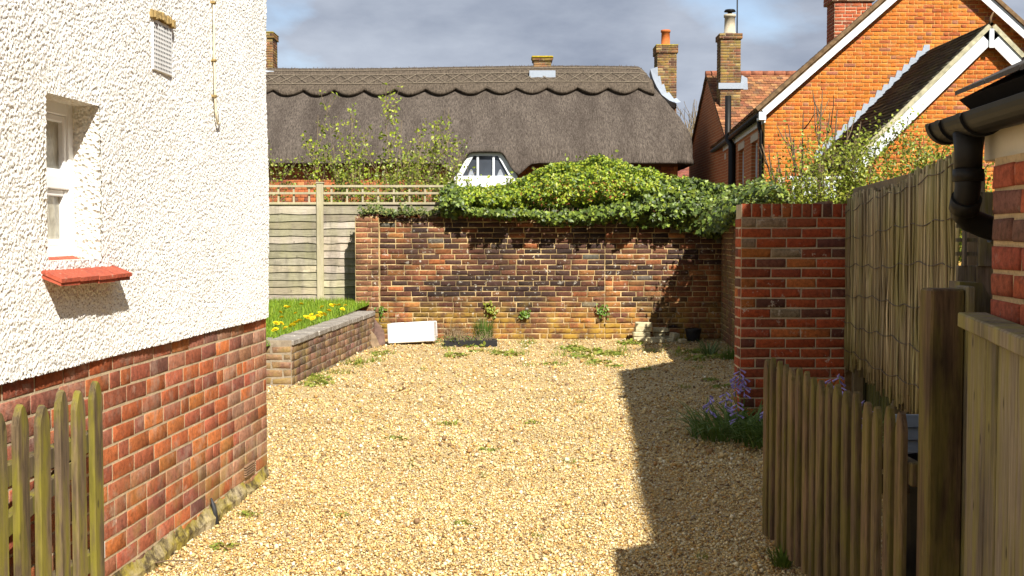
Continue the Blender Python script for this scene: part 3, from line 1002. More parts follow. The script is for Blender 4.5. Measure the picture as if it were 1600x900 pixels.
for k, (x, y) in enumerate(spots):
    d = empty('dandelion', (x, y, lawn_z(y) + 0.07 + r.random() * 0.03), r.random() * 6)
    d.rotation_euler = (r.uniform(0.1, 0.7), r.uniform(-0.3, 0.3), r.random() * 6)
    sc_ = r.uniform(1.1, 1.6); d.scale = (sc_, sc_, sc_)
    tag(d, 'yellow dandelion flower in the grass of the raised lawn', 'dandelion', 'dandelions on the lawn')
    link('petals', me_dand, d); link('stem', me_dstem, d)

# ================================================================== LAP FENCE WITH TRELLIS
fz0 = lawn_z(YF) + 0.015
fence = empty('lap_fence', (0, YF, 0))
tag(fence, 'weathered wavy board fence with trellis top behind the lawn', 'fence')
M_lap = wood_mat('lap_wood', (0.46, 0.41, 0.32), (0.28, 0.245, 0.185), 0.15, (0.26, 0.26, 0.08), 0.8, True, 'X', 3.0, 0.7)
M_lapz = wood_mat('post_wood', (0.47, 0.41, 0.29), (0.34, 0.29, 0.19), 0.2, (0.28, 0.28, 0.07), 0.35, False, 'Z')
xpost = at(501, 400, YF).x
ztr = at(502, 322, YF).z                              # top of boards
ztop = at(502, 289, YF).z
nbrd = 13


def wavy_board(L, H, seed):
    vs = []; fs = []
    nseg = 14
    for q in range(nseg + 1):
        x = L * q / nseg
        w = 0.017 * mnoise.noise((x * 2.7, seed * 3.1, 0)) + 0.012 * mnoise.noise((x * 7, seed * 5.3, 4))
        vs += [(x, -0.004, H + 0.03), (x, -0.029, w - 0.012), (x, -0.015, w - 0.013), (x, 0.004, H + 0.03)]
        if q:
            a = (q - 1) * 4
            fs += [(a + k, a + 4 + k, a + 4 + (k + 1) % 4, a + (k + 1) % 4) for k in range(4)]
    return MB().add(vs, fs).mesh('board', M_lap)


r = random.Random(3)
for (xa, xb) in ((xpost - 1.83, xpost - 0.05), (xpost + 0.05, xpost + 1.86)):
    H = (ztr - fz0) / nbrd
    for k in range(nbrd):
        o = link('board', wavy_board(xb - xa, H, r.randrange(1000)), fence, (xa, 0.0, fz0 + k * H))
        g_ = r.uniform(0.62, 1.2); o.color = (g_, g_ * r.uniform(0.93, 1.03), g_ * r.uniform(0.85, 1.05), 1)
    for z in (ztr + 0.02,):
        MB().box((xa, -0.035, z), (xb, 0.02, z + 0.035), 0.003).build('rail', M_lapz, fence)
    # trellis
    zt0, zt1 = ztr + 0.056, ztop
    for z in (zt1 - 0.035, (zt0 + zt1) / 2 - 0.012):
        MB().box((xa, -0.026, z), (xb, -0.002, z + 0.032), 0.002).build('trellis_batten', M_lapz, fence)
    nv = 8
    for k in range(nv):
        x = xa + (xb - xa) * (k + 0.5) / nv
        MB().box((x - 0.013, -0.001, zt0 - 0.02), (x + 0.013, 0.018, zt1 - 0.004)).build('trellis_batten', M_lapz, fence)
for xp in (xpost, xpost - 1.88, xpost + 1.91):
    MB().box((xp - 0.05, -0.05, 0.2), (xp + 0.05, 0.05, ztop + 0.02), 0.006).build('post', M_lapz, fence)
    MB().box((xp - 0.06, -0.06, ztop + 0.021), (xp + 0.06, 0.06, ztop + 0.04), 0.006).build('post_cap', M_lapz, fence)

# ================================================================== PICKET GATES
M_pick_l = wood_mat('picket_wood_green', (0.21, 0.155, 0.09), (0.075, 0.055, 0.032), 0.65, (0.20, 0.18, 0.012), 0.85, True, 'Z', 7.0, 0.7)
M_pick_r = wood_mat('picket_wood_brown', (0.25, 0.17, 0.10), (0.09, 0.06, 0.036), 0.55, (0.14, 0.13, 0.015), 0.8, True, 'Z', 8.0, 0.7)


def picket_mesh(w, t, h, seed, mat):
    r = random.Random(seed)
    lean = r.uniform(-0.006, 0.006)
    b = w / 2
    prof = [(-b, 0), (b, 0), (b, h - 0.065), (b * 0.82, h - 0.04), (b * 0.35, h - 0.008), (0, h), (-b * 0.35, h - 0.008), (-b * 0.82, h - 0.04), (-b, h - 0.065)]
    c = 0.005
    m = MB()
    inner = [(x * (1 - c / b), z if z == 0 else z - 0.004) for x, z in prof]
    k = len(prof)
    vs = [(x + lean * z, -t + c, z) for x, z in prof] + [(x + lean * z, -t, z) for x, z in inner] + [(x + lean * z, 0, z) for x, z in prof]
    fs = [tuple(range(k, 2 * k)), tuple(reversed(range(2 * k, 3 * k)))]
    for i in range(k):
        j = (i + 1) % k
        fs += [(i, j, j + k, i + k), (i + 2 * k, j + 2 * k, j, i)]
    return m.add(vs, fs).mesh('picket', mat)


def gate(name, loc, rz, L, count, h, w, mat, label, seed, gap=0.045, tops=None, rails=(0.22, 0.66), railside=0.0):
    g_ = empty(name, loc, rz)
    tag(g_, label, 'gate')
    r = random.Random(seed)
    for k in range(count):
        hk = h + r.uniform(-0.012, 0.012) + (tops(k / (count - 1)) if tops else 0)
        o = link('picket', picket_mesh(w * r.uniform(0.92, 1.05), 0.021, hk, r.randrange(999), mat), g_, (L * k / (count - 1), r.uniform(-0.003, 0.002), gap + r.uniform(-0.008, 0.008)), (0, r.uniform(-0.006, 0.006), r.uniform(-0.05, 0.05)))
        t = r.uniform(0.75, 1.2); o.color = (t, t * r.uniform(0.94, 1.02), t * r.uniform(0.9, 1.0), 1)
    for z in rails:
        o = MB().box((-0.05, 0.004, z), (L + 0.05, 0.042, z + 0.075), 0.005).build('rail', mat, g_); o.color = (0.9, 0.9, 0.9, 1)
    a = math.atan2(rails[1] - rails[0] - 0.075, L)
    Mx = Matrix.Translation((0.0, 0, rails[0] + 0.05)) @ Matrix.Rotation(-a, 4, 'Y')
    o = MB().box((0.02, 0.006, -0.01), (L / math.cos(a) - 0.05, 0.038, 0.055), 0.004, Mx).build('brace', mat, g_); o.color = (0.85, 0.85, 0.85, 1)
    return g_


# left leaf folded back along the house
pL = HO + U * (6.0 - (HC.y - 4.24) / math.cos(ANG)) + NR * 0.13
gate('picket_gate', pL - U * (0.1405 * 13), math.pi / 2 - ANG, 0.1405 * 13, 14, 0.865, 0.078, M_pick_l, 'green stained picket gate folded back against the white house', 5)
# right leaf standing open along the drive: from the far end toward the camera
G0 = Vector((1.212, 5.47, 0)); G1 = Vector((1.247, 3.69, 0))
dG = (G1 - G0); ang_g = math.atan2(dG.y, dG.x)
gate('picket_gate', G0, ang_g, dG.length, 17, 0.84, 0.060, M_pick_r, 'brown picket gate standing open beside the bluebells on the right', 8)

# ================================================================== REED SCREEN
S0 = Vector((2.50, 8.72, 0)); S1 = Vector((2.045, 5.35, 0))
dS = S1 - S0; LS = dS.length; ang_s = math.atan2(dS.y, dS.x)
screen = empty('reed_screen', S0, ang_s)
tag(screen, 'tall weathered reed screening roll wired to the fence on the right', 'screen')
n = NT('reed')
v = n.scaled(n.pos, (1, 1, 0.05))
c = n.mix(n.ramp(n.noise(40, 5, 0.6, v), [(0.35, 0.0), (0.65, 1.0)]), n.objcolor(), (0.20, 0.15, 0.07))
c = n.mix(n.math('MULTIPLY', n.ramp(n.noise(1.6, 3), [(0.45, 0.0), (0.62, 1.0)]), 0.35), c, (0.22, 0.21, 0.02))
M_reed = n.finish(c, 0.7, n.bump(n.noise(90, 3, 0.6, v), 0.4, 0.003), 0.3)
reed_me = []
for k in range(7):
    r = random.Random(50 + k)
    b1 = [0.0062 * r.uniform(0.75, 1.2) for _ in range(6)]
    pts = [(r.uniform(-0.007, 0.007), r.uniform(-0.003, 0.003), q / 5) for q in range(6)]
    reed_me.append(MB().tube(pts, b1, 6).mesh('reed', M_reed))
r = random.Random(77)


def scr_top(t): return 1.70 + 0.10 * t + 0.02 * math.sin(t * 9)
def scr_bot(t): return 0.44 + 0.16 * t + 0.05 * math.sin(t * 5 + 1)


NRD = 295
for k in range(NRD):
    t = (k + r.uniform(-0.3, 0.3)) / NRD
    z0 = scr_bot(t) + r.uniform(-0.05, 0.09); z1 = scr_top(t) + r.uniform(-0.03, 0.03)
    o = link('reed', reed_me[r.randrange(7)], screen, (t * LS, r.uniform(-0.016, 0.010), z0), (r.uniform(-0.006, 0.006), r.uniform(-0.012, 0.012), r.random() * 6), (1, 1, z1 - z0))
    b = r.uniform(0.55, 1.4)
    o.color = (*[a * b for a in r.choice(((0.46, 0.36, 0.20), (0.54, 0.43, 0.25), (0.34, 0.25, 0.13), (0.42, 0.36, 0.17), (0.16, 0.11, 0.06)))], 1)
M_wire = plain('rusty_wire', (0.10, 0.07, 0.045), 0.7, 0.3, 0.3, 60)
for q in range(6):
    z = 0.62 + q * 0.205
    pts = []
    for k in range(61):
        t = k / 60
        scal = abs(math.sin(t * math.pi * 6.5 + q)) * 0.022
        pts.append((t * LS, -0.012, z + 0.13 * t * (0.4 + q * 0.12) - scal + 0.01 * math.sin(t * 11 + q * 2)))
    MB().tube([(a_, -0.024, c_) for a_, b_, c_ in pts], 0.003, 4).build('wire', M_wire, screen)
M_oldwood = wood_mat('old_wood', (0.24, 0.19, 0.12), (0.15, 0.11, 0.07), 0.3, (0.16, 0.15, 0.03), 0.4)
MB().box((0.1, 0.02, 1.74), (LS + 0.05, 0.06, 1.80), 0.004).build('top_rail', M_oldwood, screen)
for x in (0.15, 1.7, LS):
    MB().box((x - 0.04, 0.025, 0.0), (x + 0.04, 0.10, 1.735), 0.005).build('post', M_oldwood, screen)

# green slat fence behind the screen
sf_ = empty('slat_fence', S0 + Vector((0.0, 0, 0)), ang_s)
tag(sf_, 'dark green stained slat fence showing below the reed screen', 'fence')
M_gslat = wood_mat('green_slat', (0.13, 0.12, 0.045), (0.09, 0.085, 0.03), 0.5, (0.12, 0.13, 0.02), 0.4, True)
slat_me = [MB().box((-0.034, 0.0, 0), (0.034, 0.018, 1.05 + 0.02 * k), 0.004).mesh('slat', M_gslat) for k in range(3)]
ns_ = 34
for k in range(ns_):
    o = link('slat', slat_me[r.randrange(3)], sf_, (0.06 + k * (LS + 0.2) / ns_, 0.125, 0.03), (0, r.uniform(-0.01, 0.01), 0))
    t = r.uniform(0.7, 1.25); o.color = (t, t, t, 1)
for z in (0.3, 0.85):
    o = MB().box((0, 0.145, z), (LS + 0.3, 0.185, z + 0.07), 0.004).build('rail', M_gslat, sf_); o.color = (0.9, 0.9, 0.9, 1)

# ================================================================== NEAR RIGHT POST, BOARD FENCE
M_postd = wood_mat('post_dark', (0.15, 0.095, 0.05), (0.05, 0.03, 0.018), 0.3, (0.20, 0.19, 0.02), 0.8, False, 'Z', 6.0, 0.6)
M_grey = wood_mat('grey_wood', (0.26, 0.22, 0.165), (0.10, 0.08, 0.06), 0.5, (0.22, 0.20, 0.02), 0.75, True, 'Z', 5.0, 0.9)
Q0 = at(1452, 700, 3.42)
bf = empty('board_fence', (Q0.x, 3.42, 0), math.atan2(-1.0, -0.22))
tag(bf, 'weathered upright board fence with a dark gate post at the right edge', 'fence')
# local x runs from the post toward the camera, -y faces the drive
rzp = -bf.rotation_euler[2]
po = MB().box((-0.0, 0.0, -0.05), (0.10, 0.10, 1.292), 0.006).build('gate_post', M_postd, bf, rot=(0, 0, rzp))
po.color = (1, 1, 1, 1)
bx0 = 0.03
m = MB().box((0.10, -0.012, -0.05), (0.125, 0.09, 1.30), 0.004); o = m.build('batten', M_grey, bf, rot=(0, 0, rzp)); o.color = (0.8, 0.8, 0.8, 1)
bfence = empty('boards', (0.115, 0.085, 0), 0, bf)
r = random.Random(9)
x = 0.0
while x < 2.2:
    w = r.uniform(0.125, 0.15)
    o = MB().box((x + 0.002, r.uniform(-0.004, 0.003), 0.02), (x + w - 0.003, 0.02, 1.185 + r.uniform(-0.004, 0.004)), 0.003).build('board', M_grey, bfence)
    t = r.uniform(0.8, 1.25); o.color = (t, t * r.uniform(0.95, 1.02), t * r.uniform(0.88, 1.0), 1)
    x += w
o = MB().box((-0.01, -0.028, 1.19), (2.2, 0.05, 1.232), 0.004).build('cap_rail', M_grey, bfence); o.color = (1.25, 1.2, 1.05, 1)
for z in (0.3, 0.95):
    o = MB().box((0, 0.022, z), (2.2, 0.06, z + 0.08), 0.003).build('rail', M_grey, bfence); o.color = (0.9, 0.9, 0.9, 1)
# chamfered grey post just behind
cpp = at(1497, 600, 3.62)
zt = at(1500, 442, 3.62).z; zc = at(1550, 470, 3.62).z
xw = at(1551, 442, 3.62).x - cpp.x
o = MB().prism([(0, 0), (xw, 0), (xw, zc), (xw * 0.68, zt), (0, zt + 0.004)], 'y', 0.0, 0.09).build('fence_post', M_grey, loc=(cpp.x, 3.62, 0))
o.color = (0.8, 0.8, 0.8, 1)
tag(o, 'grey post with a clipped corner behind the gate post', 'post')
# grey timber panel and trellis further behind
tp = empty('trellis_panel', (at(1495, 500, 4.6).x, 4.6, 0))
tag(tp, 'old grey trellis panel with green leaves behind the drainpipe', 'trellis')
for k in range(4):
    o = MB().box((k * 0.075, 0, 0), (k * 0.075 + 0.07, 0.02, at(1500, 415, 4.6).z), 0.003).build('board', M_grey, tp); o.color = (0.9 + 0.1 * (k % 2), 0.9, 0.9, 1)
for k, w in ((0, 0.012), (1, 0.05), (2, 0.012), (3, 0.012)):
    o = MB().box((0.02 + k * 0.06, -0.012, at(1500, 416, 4.6).z), (0.02 + k * 0.06 + w, 0.015, 1.62), 0.002).build('batten', M_grey, tp); o.color = (0.8, 0.8, 0.8, 1)
for k in range(5):
    o = MB().box((0, 0.016, 1.37 + k * 0.055), (0.30, 0.028, 1.385 + k * 0.055)).build('batten', M_grey, tp); o.color = (0.9, 0.9, 0.9, 1)

# ================================================================== RIGHT HOUSE: low lean-to with black gutter, tall house behind it (out of frame)
RC = at(1552, 370, 3.29); RC = Vector((RC.x, 3.29, 0))
rh = empty('brick_house', RC, -math.pi / 2 - ANG)      # local x toward the camera, -y faces the drive
tag(rh, 'brick lean-to with cream fascia and black gutter at the right edge', 'house')
M_mort_r = mortar_mat('mortar_shed', (0.50, 0.37, 0.22), (0.40, 0.29, 0.16))
rcore = MB().box((0.0, 0.001, -0.05), (5.5, 1.9, 1.665)).build('wall_core', M_mort_r, rh)
MBS = (brick_mat('brick_shed', False, 0.15, soot=0.0, grain=0.6), brick_mat('brick_shed_joined', True))
psd = pal([(6, (0.36, 0.085, 0.035)), (3, (0.15, 0.07, 0.05)), (3, (0.30, 0.075, 0.04))], 0.2)
lay(rcore, courses(1.6, 1.665, bond='flemish', seed=61, joint=0.013), MBS, lambda s, z, r: psd(r), 0.008, tilt=0.006)
M_cream = plain('fascia_cream', (0.62, 0.54, 0.40), 0.6, 0.3, 0.12, 14, 0.1, 0, 0.3)
ze = 1.665
MB().box((-0.16, 0.022, ze), (5.5, 0.06, ze + 0.125), 0.004).build('fascia', M_cream, rh)
MB().box((-0.16, 0.061, ze + 0.001), (5.5, 0.16, ze + 0.02)).build('soffit', M_cream, rh)
# roof over the lean-to
n = NT('slate_dark')
M_slate = n.finish(n.mix(n.noise(20), (0.035, 0.030, 0.027), (0.075, 0.065, 0.055)), 0.75, n.bump(n.noise(40), 0.5, 0.01), 0.3)
rr_ = empty('roof', (0, 0, 0), 0, rh)
pit = math.tan(R(27))
r = random.Random(14)
for row in range(9):
    for k in range(14):
        x0 = -0.19 + k * 0.265 + (0.13 if row % 2 else 0) - (0.13 if row % 2 and k == 0 else 0)
        y0 = -0.055 + row * 0.19
        zz = ze + 0.185 + row * 0.19 * pit
        vs = [(x0, y0, zz + 0.012), (x0 + 0.26, y0, zz + 0.012 + r.uniform(0, 0.004)), (x0 + 0.26, y0 + 0.27, zz + 0.27 * pit), (x0, y0 + 0.27, zz + 0.27 * pit)]
        vs += [(a, b_, c_ + 0.013) for a, b_, c_ in vs]
        MB().add(vs, [(0, 3, 2, 1), (4, 5, 6, 7), (0, 1, 5, 4), (1, 2, 6, 5), (2, 3, 7, 6), (3, 0, 4, 7)]).build('slate', M_slate, rr_)
MB().prism([(0.022, ze + 0.127), (0.16, ze + 0.03), (1.75, ze + 0.85), (1.75, ze + 1.098), (-0.045, ze + 0.184)], 'x', -0.185, 3.4).build('roof_deck', M_dark, rh)  # near-black deck, so the dark under the slates is painted in
# gutter: half round channel, union bracket, outlet, swan-neck, downpipe
M_blk = plain('black_pvc', (0.009, 0.008, 0.007), 0.5, 0.2, 0.3, 15, 0.05)
gy0, gz0, gr = -0.042, ze + 0.125, 0.058
m = MB()
nn = 14
vs = []; fs = []
for q, x in enumerate((-0.30, 4.0)):
    for k in range(nn + 1):
        a = math.pi + math.pi * k / nn
        vs.append((x, gy0 + gr * math.cos(a), gz0 + gr * math.sin(a)))
    for k in range(nn + 1):
        a = 2 * math.pi - math.pi * k / nn
        vs.append((x, gy0 + (gr - 0.004) * math.cos(a), gz0 + 0.002 + (gr - 0.004) * math.sin(a)))
k2 = 2 * (nn + 1)
for k in range(k2):
    fs.append((k, (k + 1) % k2, (k + 1) % k2 + k2, k + k2))
gut = m.add(vs, fs).build('gutter', M_blk, rh)


def half_ring(x0, x1, rad, name, par):
    vs = []; fs = []
    for x in (x0, x1):
        vs += [(x, gy0 + rad * math.cos(math.pi + math.pi * k / nn), gz0 + rad * math.sin(math.pi + math.pi * k / nn)) for k in range(nn + 1)]
        vs += [(x, gy0 + (rad - 0.008) * math.cos(math.pi + math.pi * k / nn), gz0 + (rad - 0.008) * math.sin(math.pi + math.pi * k / nn)) for k in reversed(range(nn + 1))]
    n2 = 2 * (nn + 1)
    fs = [(k, (k + 1) % n2, (k + 1) % n2 + n2, k + n2) for k in range(n2)] + [tuple(range(n2)), tuple(reversed(range(n2, 2 * n2)))]
    return MB().add(vs, fs).build(name, M_blk, par)


half_ring(-0.315, -0.285, 0.064, 'stop_end', gut)
MB().add([(-0.302, gy0 + (gr - 0.002) * math.cos(math.pi + math.pi * k / nn), gz0 + (gr - 0.002) * math.sin(math.pi + math.pi * k / nn)) for k in range(nn + 1)], [tuple(range(nn + 1))]).build('end_plate', M_blk, gut)
half_ring(-0.205, -0.175, 0.066, 'bracket', gut); half_ring(-0.005, 0.025, 0.066, 'bracket', gut)
xo = -0.095
pr_ = 0.036
dp = empty('downpipe', (0, 0, 0), 0, rh)
MB().tube([(xo, gy0, gz0 - 0.045), (xo, gy0, gz0 - 0.10), (xo, gy0, gz0 - 0.165)], [pr_ * 1.25, pr_ * 1.08, pr_ * 1.05], 16).build('outlet', M_blk, dp)
path = [(xo, gy0, gz0 - 0.11), (xo, gy0, gz0 - 0.20), (xo - 0.02, gy0, gz0 - 0.245), (xo - 0.055, gy0 + 0.005, gz0 - 0.275), (xo - 0.075, gy0 + 0.03, gz0 - 0.295), (xo - 0.08, gy0 + 0.07, gz0 - 0.312), (xo - 0.08, gy0 + 0.30, gz0 - 0.385)]
MB().tube(path, pr_, 16).build('bend', M_blk, dp)
MB().tube([(xo, gy0, gz0 - 0.15), (xo, gy0, gz0 - 0.185)], pr_ * 1.2, 16).build('collar', M_blk, dp)
MB().tube([(xo - 0.012, gy0, gz0 - 0.232), (xo - 0.04, gy0 + 0.002, gz0 - 0.264)], pr_ * 1.2, 16).build('collar', M_blk, dp)
MB().tube([(xo - 0.08, gy0 + 0.10, gz0 - 0.322), (xo - 0.08, gy0 + 0.135, gz0 - 0.333)], pr_ * 1.18, 16).build('collar', M_blk, dp)
MB().tube([(xo - 0.08, gy0 + 0.28, gz0 - 0.38), (xo - 0.08, gy0 + 0.31, gz0 - 0.42), (xo - 0.08, gy0 + 0.31, 0.0)], pr_, 16).build('pipe', M_blk, dp)
# the tall house that the lean-to is built against; its roof shades the right of the drive
n = NT('brick_far_right')
bt = n.n('ShaderNodeTexBrick'); n.l(n.scaled(n.pos, (1, 1, 1)), bt.inputs['Vector'])
bt.inputs['Color1'].default_value = (0.30, 0.09, 0.04, 1); bt.inputs['Color2'].default_value = (0.22, 0.07, 0.04, 1); bt.inputs['Mortar'].default_value = (0.4, 0.32, 0.22, 1)
bt.inputs['Scale'].default_value = 4.4
M_tall = n.finish(bt.outputs['Color'], 0.9)
th = empty('main_block', (0, 0, 0), 0, rh)
inv = rh.matrix_world.inverted() if False else (Matrix.Translation(RC) @ Matrix.Rotation(-math.pi / 2 - ANG, 4, 'Z')).inverted()
def tl(p): return inv @ Vector(p)
def xe(y): return 2.95 + 0.0698 * (y - 1.0)          # eaves line
m = MB()
w0, w1 = xe(-9) + 0.25, xe(7.2) + 0.25
m.add([tl(p) for p in ((w0, -9, 0), (w1, 7.2, 0), (w1 + 6, 7.2, 0), (w0 + 6, -9, 0), (w0, -9, 5.0), (w1, 7.2, 5.0), (w1 + 6, 7.2, 5.0), (w0 + 6, -9, 5.0), (w1 + 3, 7.2, 7.3), (w0 + 3, -9, 7.3))],
      [(0, 1, 5, 4), (1, 2, 6, 8, 5), (2, 3, 7, 6), (3, 0, 4, 9, 7)])
m.build('wall', M_tall, th)
m = MB()
e0, e1 = (xe(-9.2), -9.2), (xe(7.45), 7.45)
top = 0.795
vs = [(e0[0], e0[1], 4.98), (e1[0], e1[1], 4.98), (e1[0] + 3.25, e1[1], 4.98 + 3.25 * top), (e0[0] + 3.25, e0[1], 4.98 + 3.25 * top), (e1[0] + 6.5, e1[1], 4.98), (e0[0] + 6.5, e0[1], 4.98)]
vs2 = [(a, b_, c_ + 0.12) for a, b_, c_ in vs]
m.add([tl(p) for p in vs + vs2], [(0, 1, 2, 3), (3, 2, 4, 5), (6, 9, 8, 7), (9, 11, 10, 8), (0, 6, 7, 1), (1, 7, 8, 2), (2, 8, 10, 4), (0, 3, 9, 6), (3, 5, 11, 9), (4, 10, 11, 5)])
m.build('main_roof', M_slate, th)
m = MB()                                              # unseen gable added behind the camera, shaped for its shadow on the drive
vs = [(2.93, 0.35, 4.98), (2.93, -1.75, 6.08), (2.93, -3.85, 4.98), (6.2, 0.35, 4.98), (6.2, -1.75, 6.08), (6.2, -3.85, 4.98), (2.93, 0.35, 0), (2.93, -3.85, 0), (6.2, 0.35, 0), (6.2, -3.85, 0)]
m.add([tl(p) for p in vs], [(0, 1, 4, 3), (1, 2, 5, 4), (0, 6, 7, 2, 1), (0, 3, 8, 6), (2, 7, 9, 5)])
m.build('shadow_wing', M_tall, th)

# ================================================================== THATCHED COTTAGE
n = NT('thatch')
v = n.scaled(n.pos, (1.0, 0.22, 0.22))
g1 = n.noise(34, 6, 0.7, v)
c = n.mix(n.ramp(g1, [(0.30, 0.0), (0.68, 1.0)]), (0.044, 0.035, 0.029), (0.245, 0.200, 0.163))
c = n.mix(n.ramp(n.noise(1.1, 5, 0.6, n.scaled(n.pos, (1.6, 0.4, 0.4))), [(0.42, 0.0), (0.66, 0.6)]), c, (0.060, 0.046, 0.038))
c = n.mix(n.ramp(n.noise(85, 3, 0.6, v), [(0.60, 0.0), (0.70, 0.8)]), c, (0.34, 0.28, 0.22))
M_thatch = n.finish(c, 0.97, n.bump(n.math('ADD', g1, n.noise(80, 4, 0.7)), 1.0, 0.06), 0.05)
n = NT('thatch_ridge')
g1 = n.noise(30, 6, 0.7, v2 := n.scaled(n.pos, (1.0, 0.3, 0.3)))
c = n.mix(n.ramp(g1, [(0.30, 0.0), (0.68, 1.0)]), (0.045, 0.034, 0.026), (0.215, 0.170, 0.126))
M_thatch2 = n.finish(c, 0.97, n.bump(n.math('ADD', g1, n.noise(80, 4, 0.7)), 1.0, 0.05), 0.05)
CY0, CRID = 31.4, 34.9
CX1 = at(1086, 215, 31.9).x
CX0 = -9.6
EZ = 3.44
cot = empty('thatched_cottage', (0, 0, 0))
tag(cot, 'long thatched cottage with scalloped ridge behind the garden wall', 'house')


def smin(a, b, k):
    h = np.clip(0.5 + 0.5 * (b - a) / k, 0, 1)
    return b * (1 - h) + a * h - k * h * (1 - h)


def thatch_z(x, y):
    d = smin(y - CY0, 2 * CRID - CY0 - y, 0.25)
    ds = CX1 - x
    de = 2.35 * ds + 0.75 * (1 - np.exp(-np.clip(ds, 0, 9) / 0.09))
    d = np.clip(smin(d, de, 0.35), 0, 9)
    return EZ + 0.36 * (1 - np.exp(-d / 0.13)) + 0.735 * d


xs = np.concatenate([np.arange(CX0, CX1 - 0.6, 0.09), np.arange(CX1 - 0.6, CX1 + 0.001, 0.03)])
ys = np.concatenate([np.arange(CY0, CY0 + 0.5, 0.035), np.arange(CY0 + 0.5, 2 * CRID - CY0 + 0.01, 0.09)])
X, Yg = np.meshgrid(xs, ys, indexing='ij')
nz_ = np.array([[mnoise.noise((a * 3.5, b * 3.5, 0)) * 0.022 + mnoise.noise((a * 0.7, b * 0.7, 9)) * 0.05 for b in ys] for a in xs])
sag = 0.04 * np.sin((X + 2) * 0.45) * np.clip((Yg - CY0) / 3, 0, 1)
Z = thatch_z(X, Yg) + nz_ + sag
# round the plan corner at the right end
rad = 0.7
cx_, cy_ = CX1 - rad, CY0 + rad
dd = np.sqrt(np.clip(X - cx_, 0, None) ** 2 + np.clip(cy_ - Yg, 0, None) ** 2)
inside = (dd <= rad + 0.02) | (X < cx_) | (Yg > cy_)
Z = np.where((X > cx_) & (Yg < cy_), np.minimum(Z, EZ + 2.6 * np.clip(rad - dd, 0, None) + 0.05), Z)
nx, ny = X.shape
V = np.stack([X, Yg, Z], -1).reshape(-1, 3)
i, j = np.meshgrid(np.arange(nx - 1), np.arange(ny - 1), indexing='ij')
ok = inside[:-1, :-1] & inside[1:, :-1] & inside[:-1, 1:] & inside[1:, 1:]
b = (i * ny + j)[ok].ravel()
Fq = np.stack([b, b + ny, b + ny + 1, b + 1], 1)
# underside copy a little lower closes the eaves
V2 = V.copy(); V2[:, 2] = np.minimum(V2[:, 2] - 0.01, EZ - 0.03)
Fc = np.concatenate([Fq, (Fq + len(V))[:, ::-1]])
edges = {}
for q in Fq:
    for a, c2 in ((q[0], q[1]), (q[1], q[2]), (q[2], q[3]), (q[3], q[0])):
        edges[(a, c2)] = True
rim = [(c2, a, a + len(V), c2 + len(V)) for (a, c2) in edges if (c2, a) not in edges]
Fc = np.concatenate([Fc, np.array(rim)])
roof = link('thatch', np_mesh('thatch', np.concatenate([V, V2]), Fc, M_thatch, smooth=True), cot)


def slope_pt(x, dist, off):
    """point on the front slope, dist metres (in plan) in front of the ridge, lifted off the thatch"""
    y = CRID - dist
    z = float(thatch_z(np.array(x), np.array(max(y, CY0)))) + 0.04 * math.sin((x + 2) * 0.45) * min(1, (y - CY0) / 3)
    return Vector((x, y - off * 0.6, z + off * 0.8))


PER = 0.875
RX1 = at(1016, 112, 34.9).x
xs2 = np.arange(CX0, RX1 + 0.001, PER / 16)
rows = 9
vs = []; fs = []
for q, x in enumerate(xs2):
    Lx = 1.00 + 0.25 * abs(math.sin(math.pi * (x - 0.13) / PER))
    Lx = min(Lx, 1.6)
    ring = [slope_pt(x, -0.5, 0.10)]
    for k in range(rows + 1):
        ring.append(slope_pt(x, Lx * k / rows, 0.145 + (0.02 if k == 0 else 0.0) + 0.012 * mnoise.noise((x * 6, k, 2))))
    ring.append(slope_pt(x, Lx + 0.02, 0.09)); ring.append(slope_pt(x, Lx - 0.05, -0.03))
    vs += ring
    kk = len(ring)
    if q:
        a = (q - 1) * kk
        fs += [(a + t, a + kk + t, a + kk + t + 1, a + t + 1) for t in range(kk - 1)]
fs += [tuple(range(kk))[::-1], tuple(range((len(xs2) - 1) * kk, len(xs2) * kk))]
rb = MB().add(vs, fs).build('ridge_cap', M_thatch2, cot)
for p_ in rb.data.polygons: p_.use_smooth = True
M_spar = plain('hazel_spar', (0.22, 0.18, 0.13), 0.85, 0.1, 0.3, 20)
m = MB()
for dist in (0.20, 0.42, 0.84):
    m.tube([slope_pt(x, dist, 0.17) for x in xs2[::4]], 0.011, 4)
x = CX0 + 0.2; k = 0
while x < RX1 - 0.55:
    m.tube([slope_pt(x, 0.42, 0.172), slope_pt(x + 0.22, 0.63, 0.175), slope_pt(x + 0.44, 0.84, 0.172)], 0.010, 4)
    m.tube([slope_pt(x + 0.44, 0.42, 0.172), slope_pt(x + 0.22, 0.63, 0.172), slope_pt(x, 0.84, 0.172)], 0.010, 4)
    x += 0.44
o = m.build('hazel_spars', M_spar, cot); o['kind'] = 'stuff'
# small tufts standing along the ridge line
m = MB(); r = random.Random(4)
x = CX0
while x < RX1:
    p0 = slope_pt(x, 0.0, 0.13)
    m.tube([p0, p0 + Vector((r.uniform(-0.03, 0.03), r.uniform(-0.03, 0.03), r.uniform(0.03, 0.07)))], [0.018, 0.006], 4)
    x += r.uniform(0.06, 0.13)
o = m.build('ridge_tufts', M_thatch2, cot); o['kind'] = 'stuff'

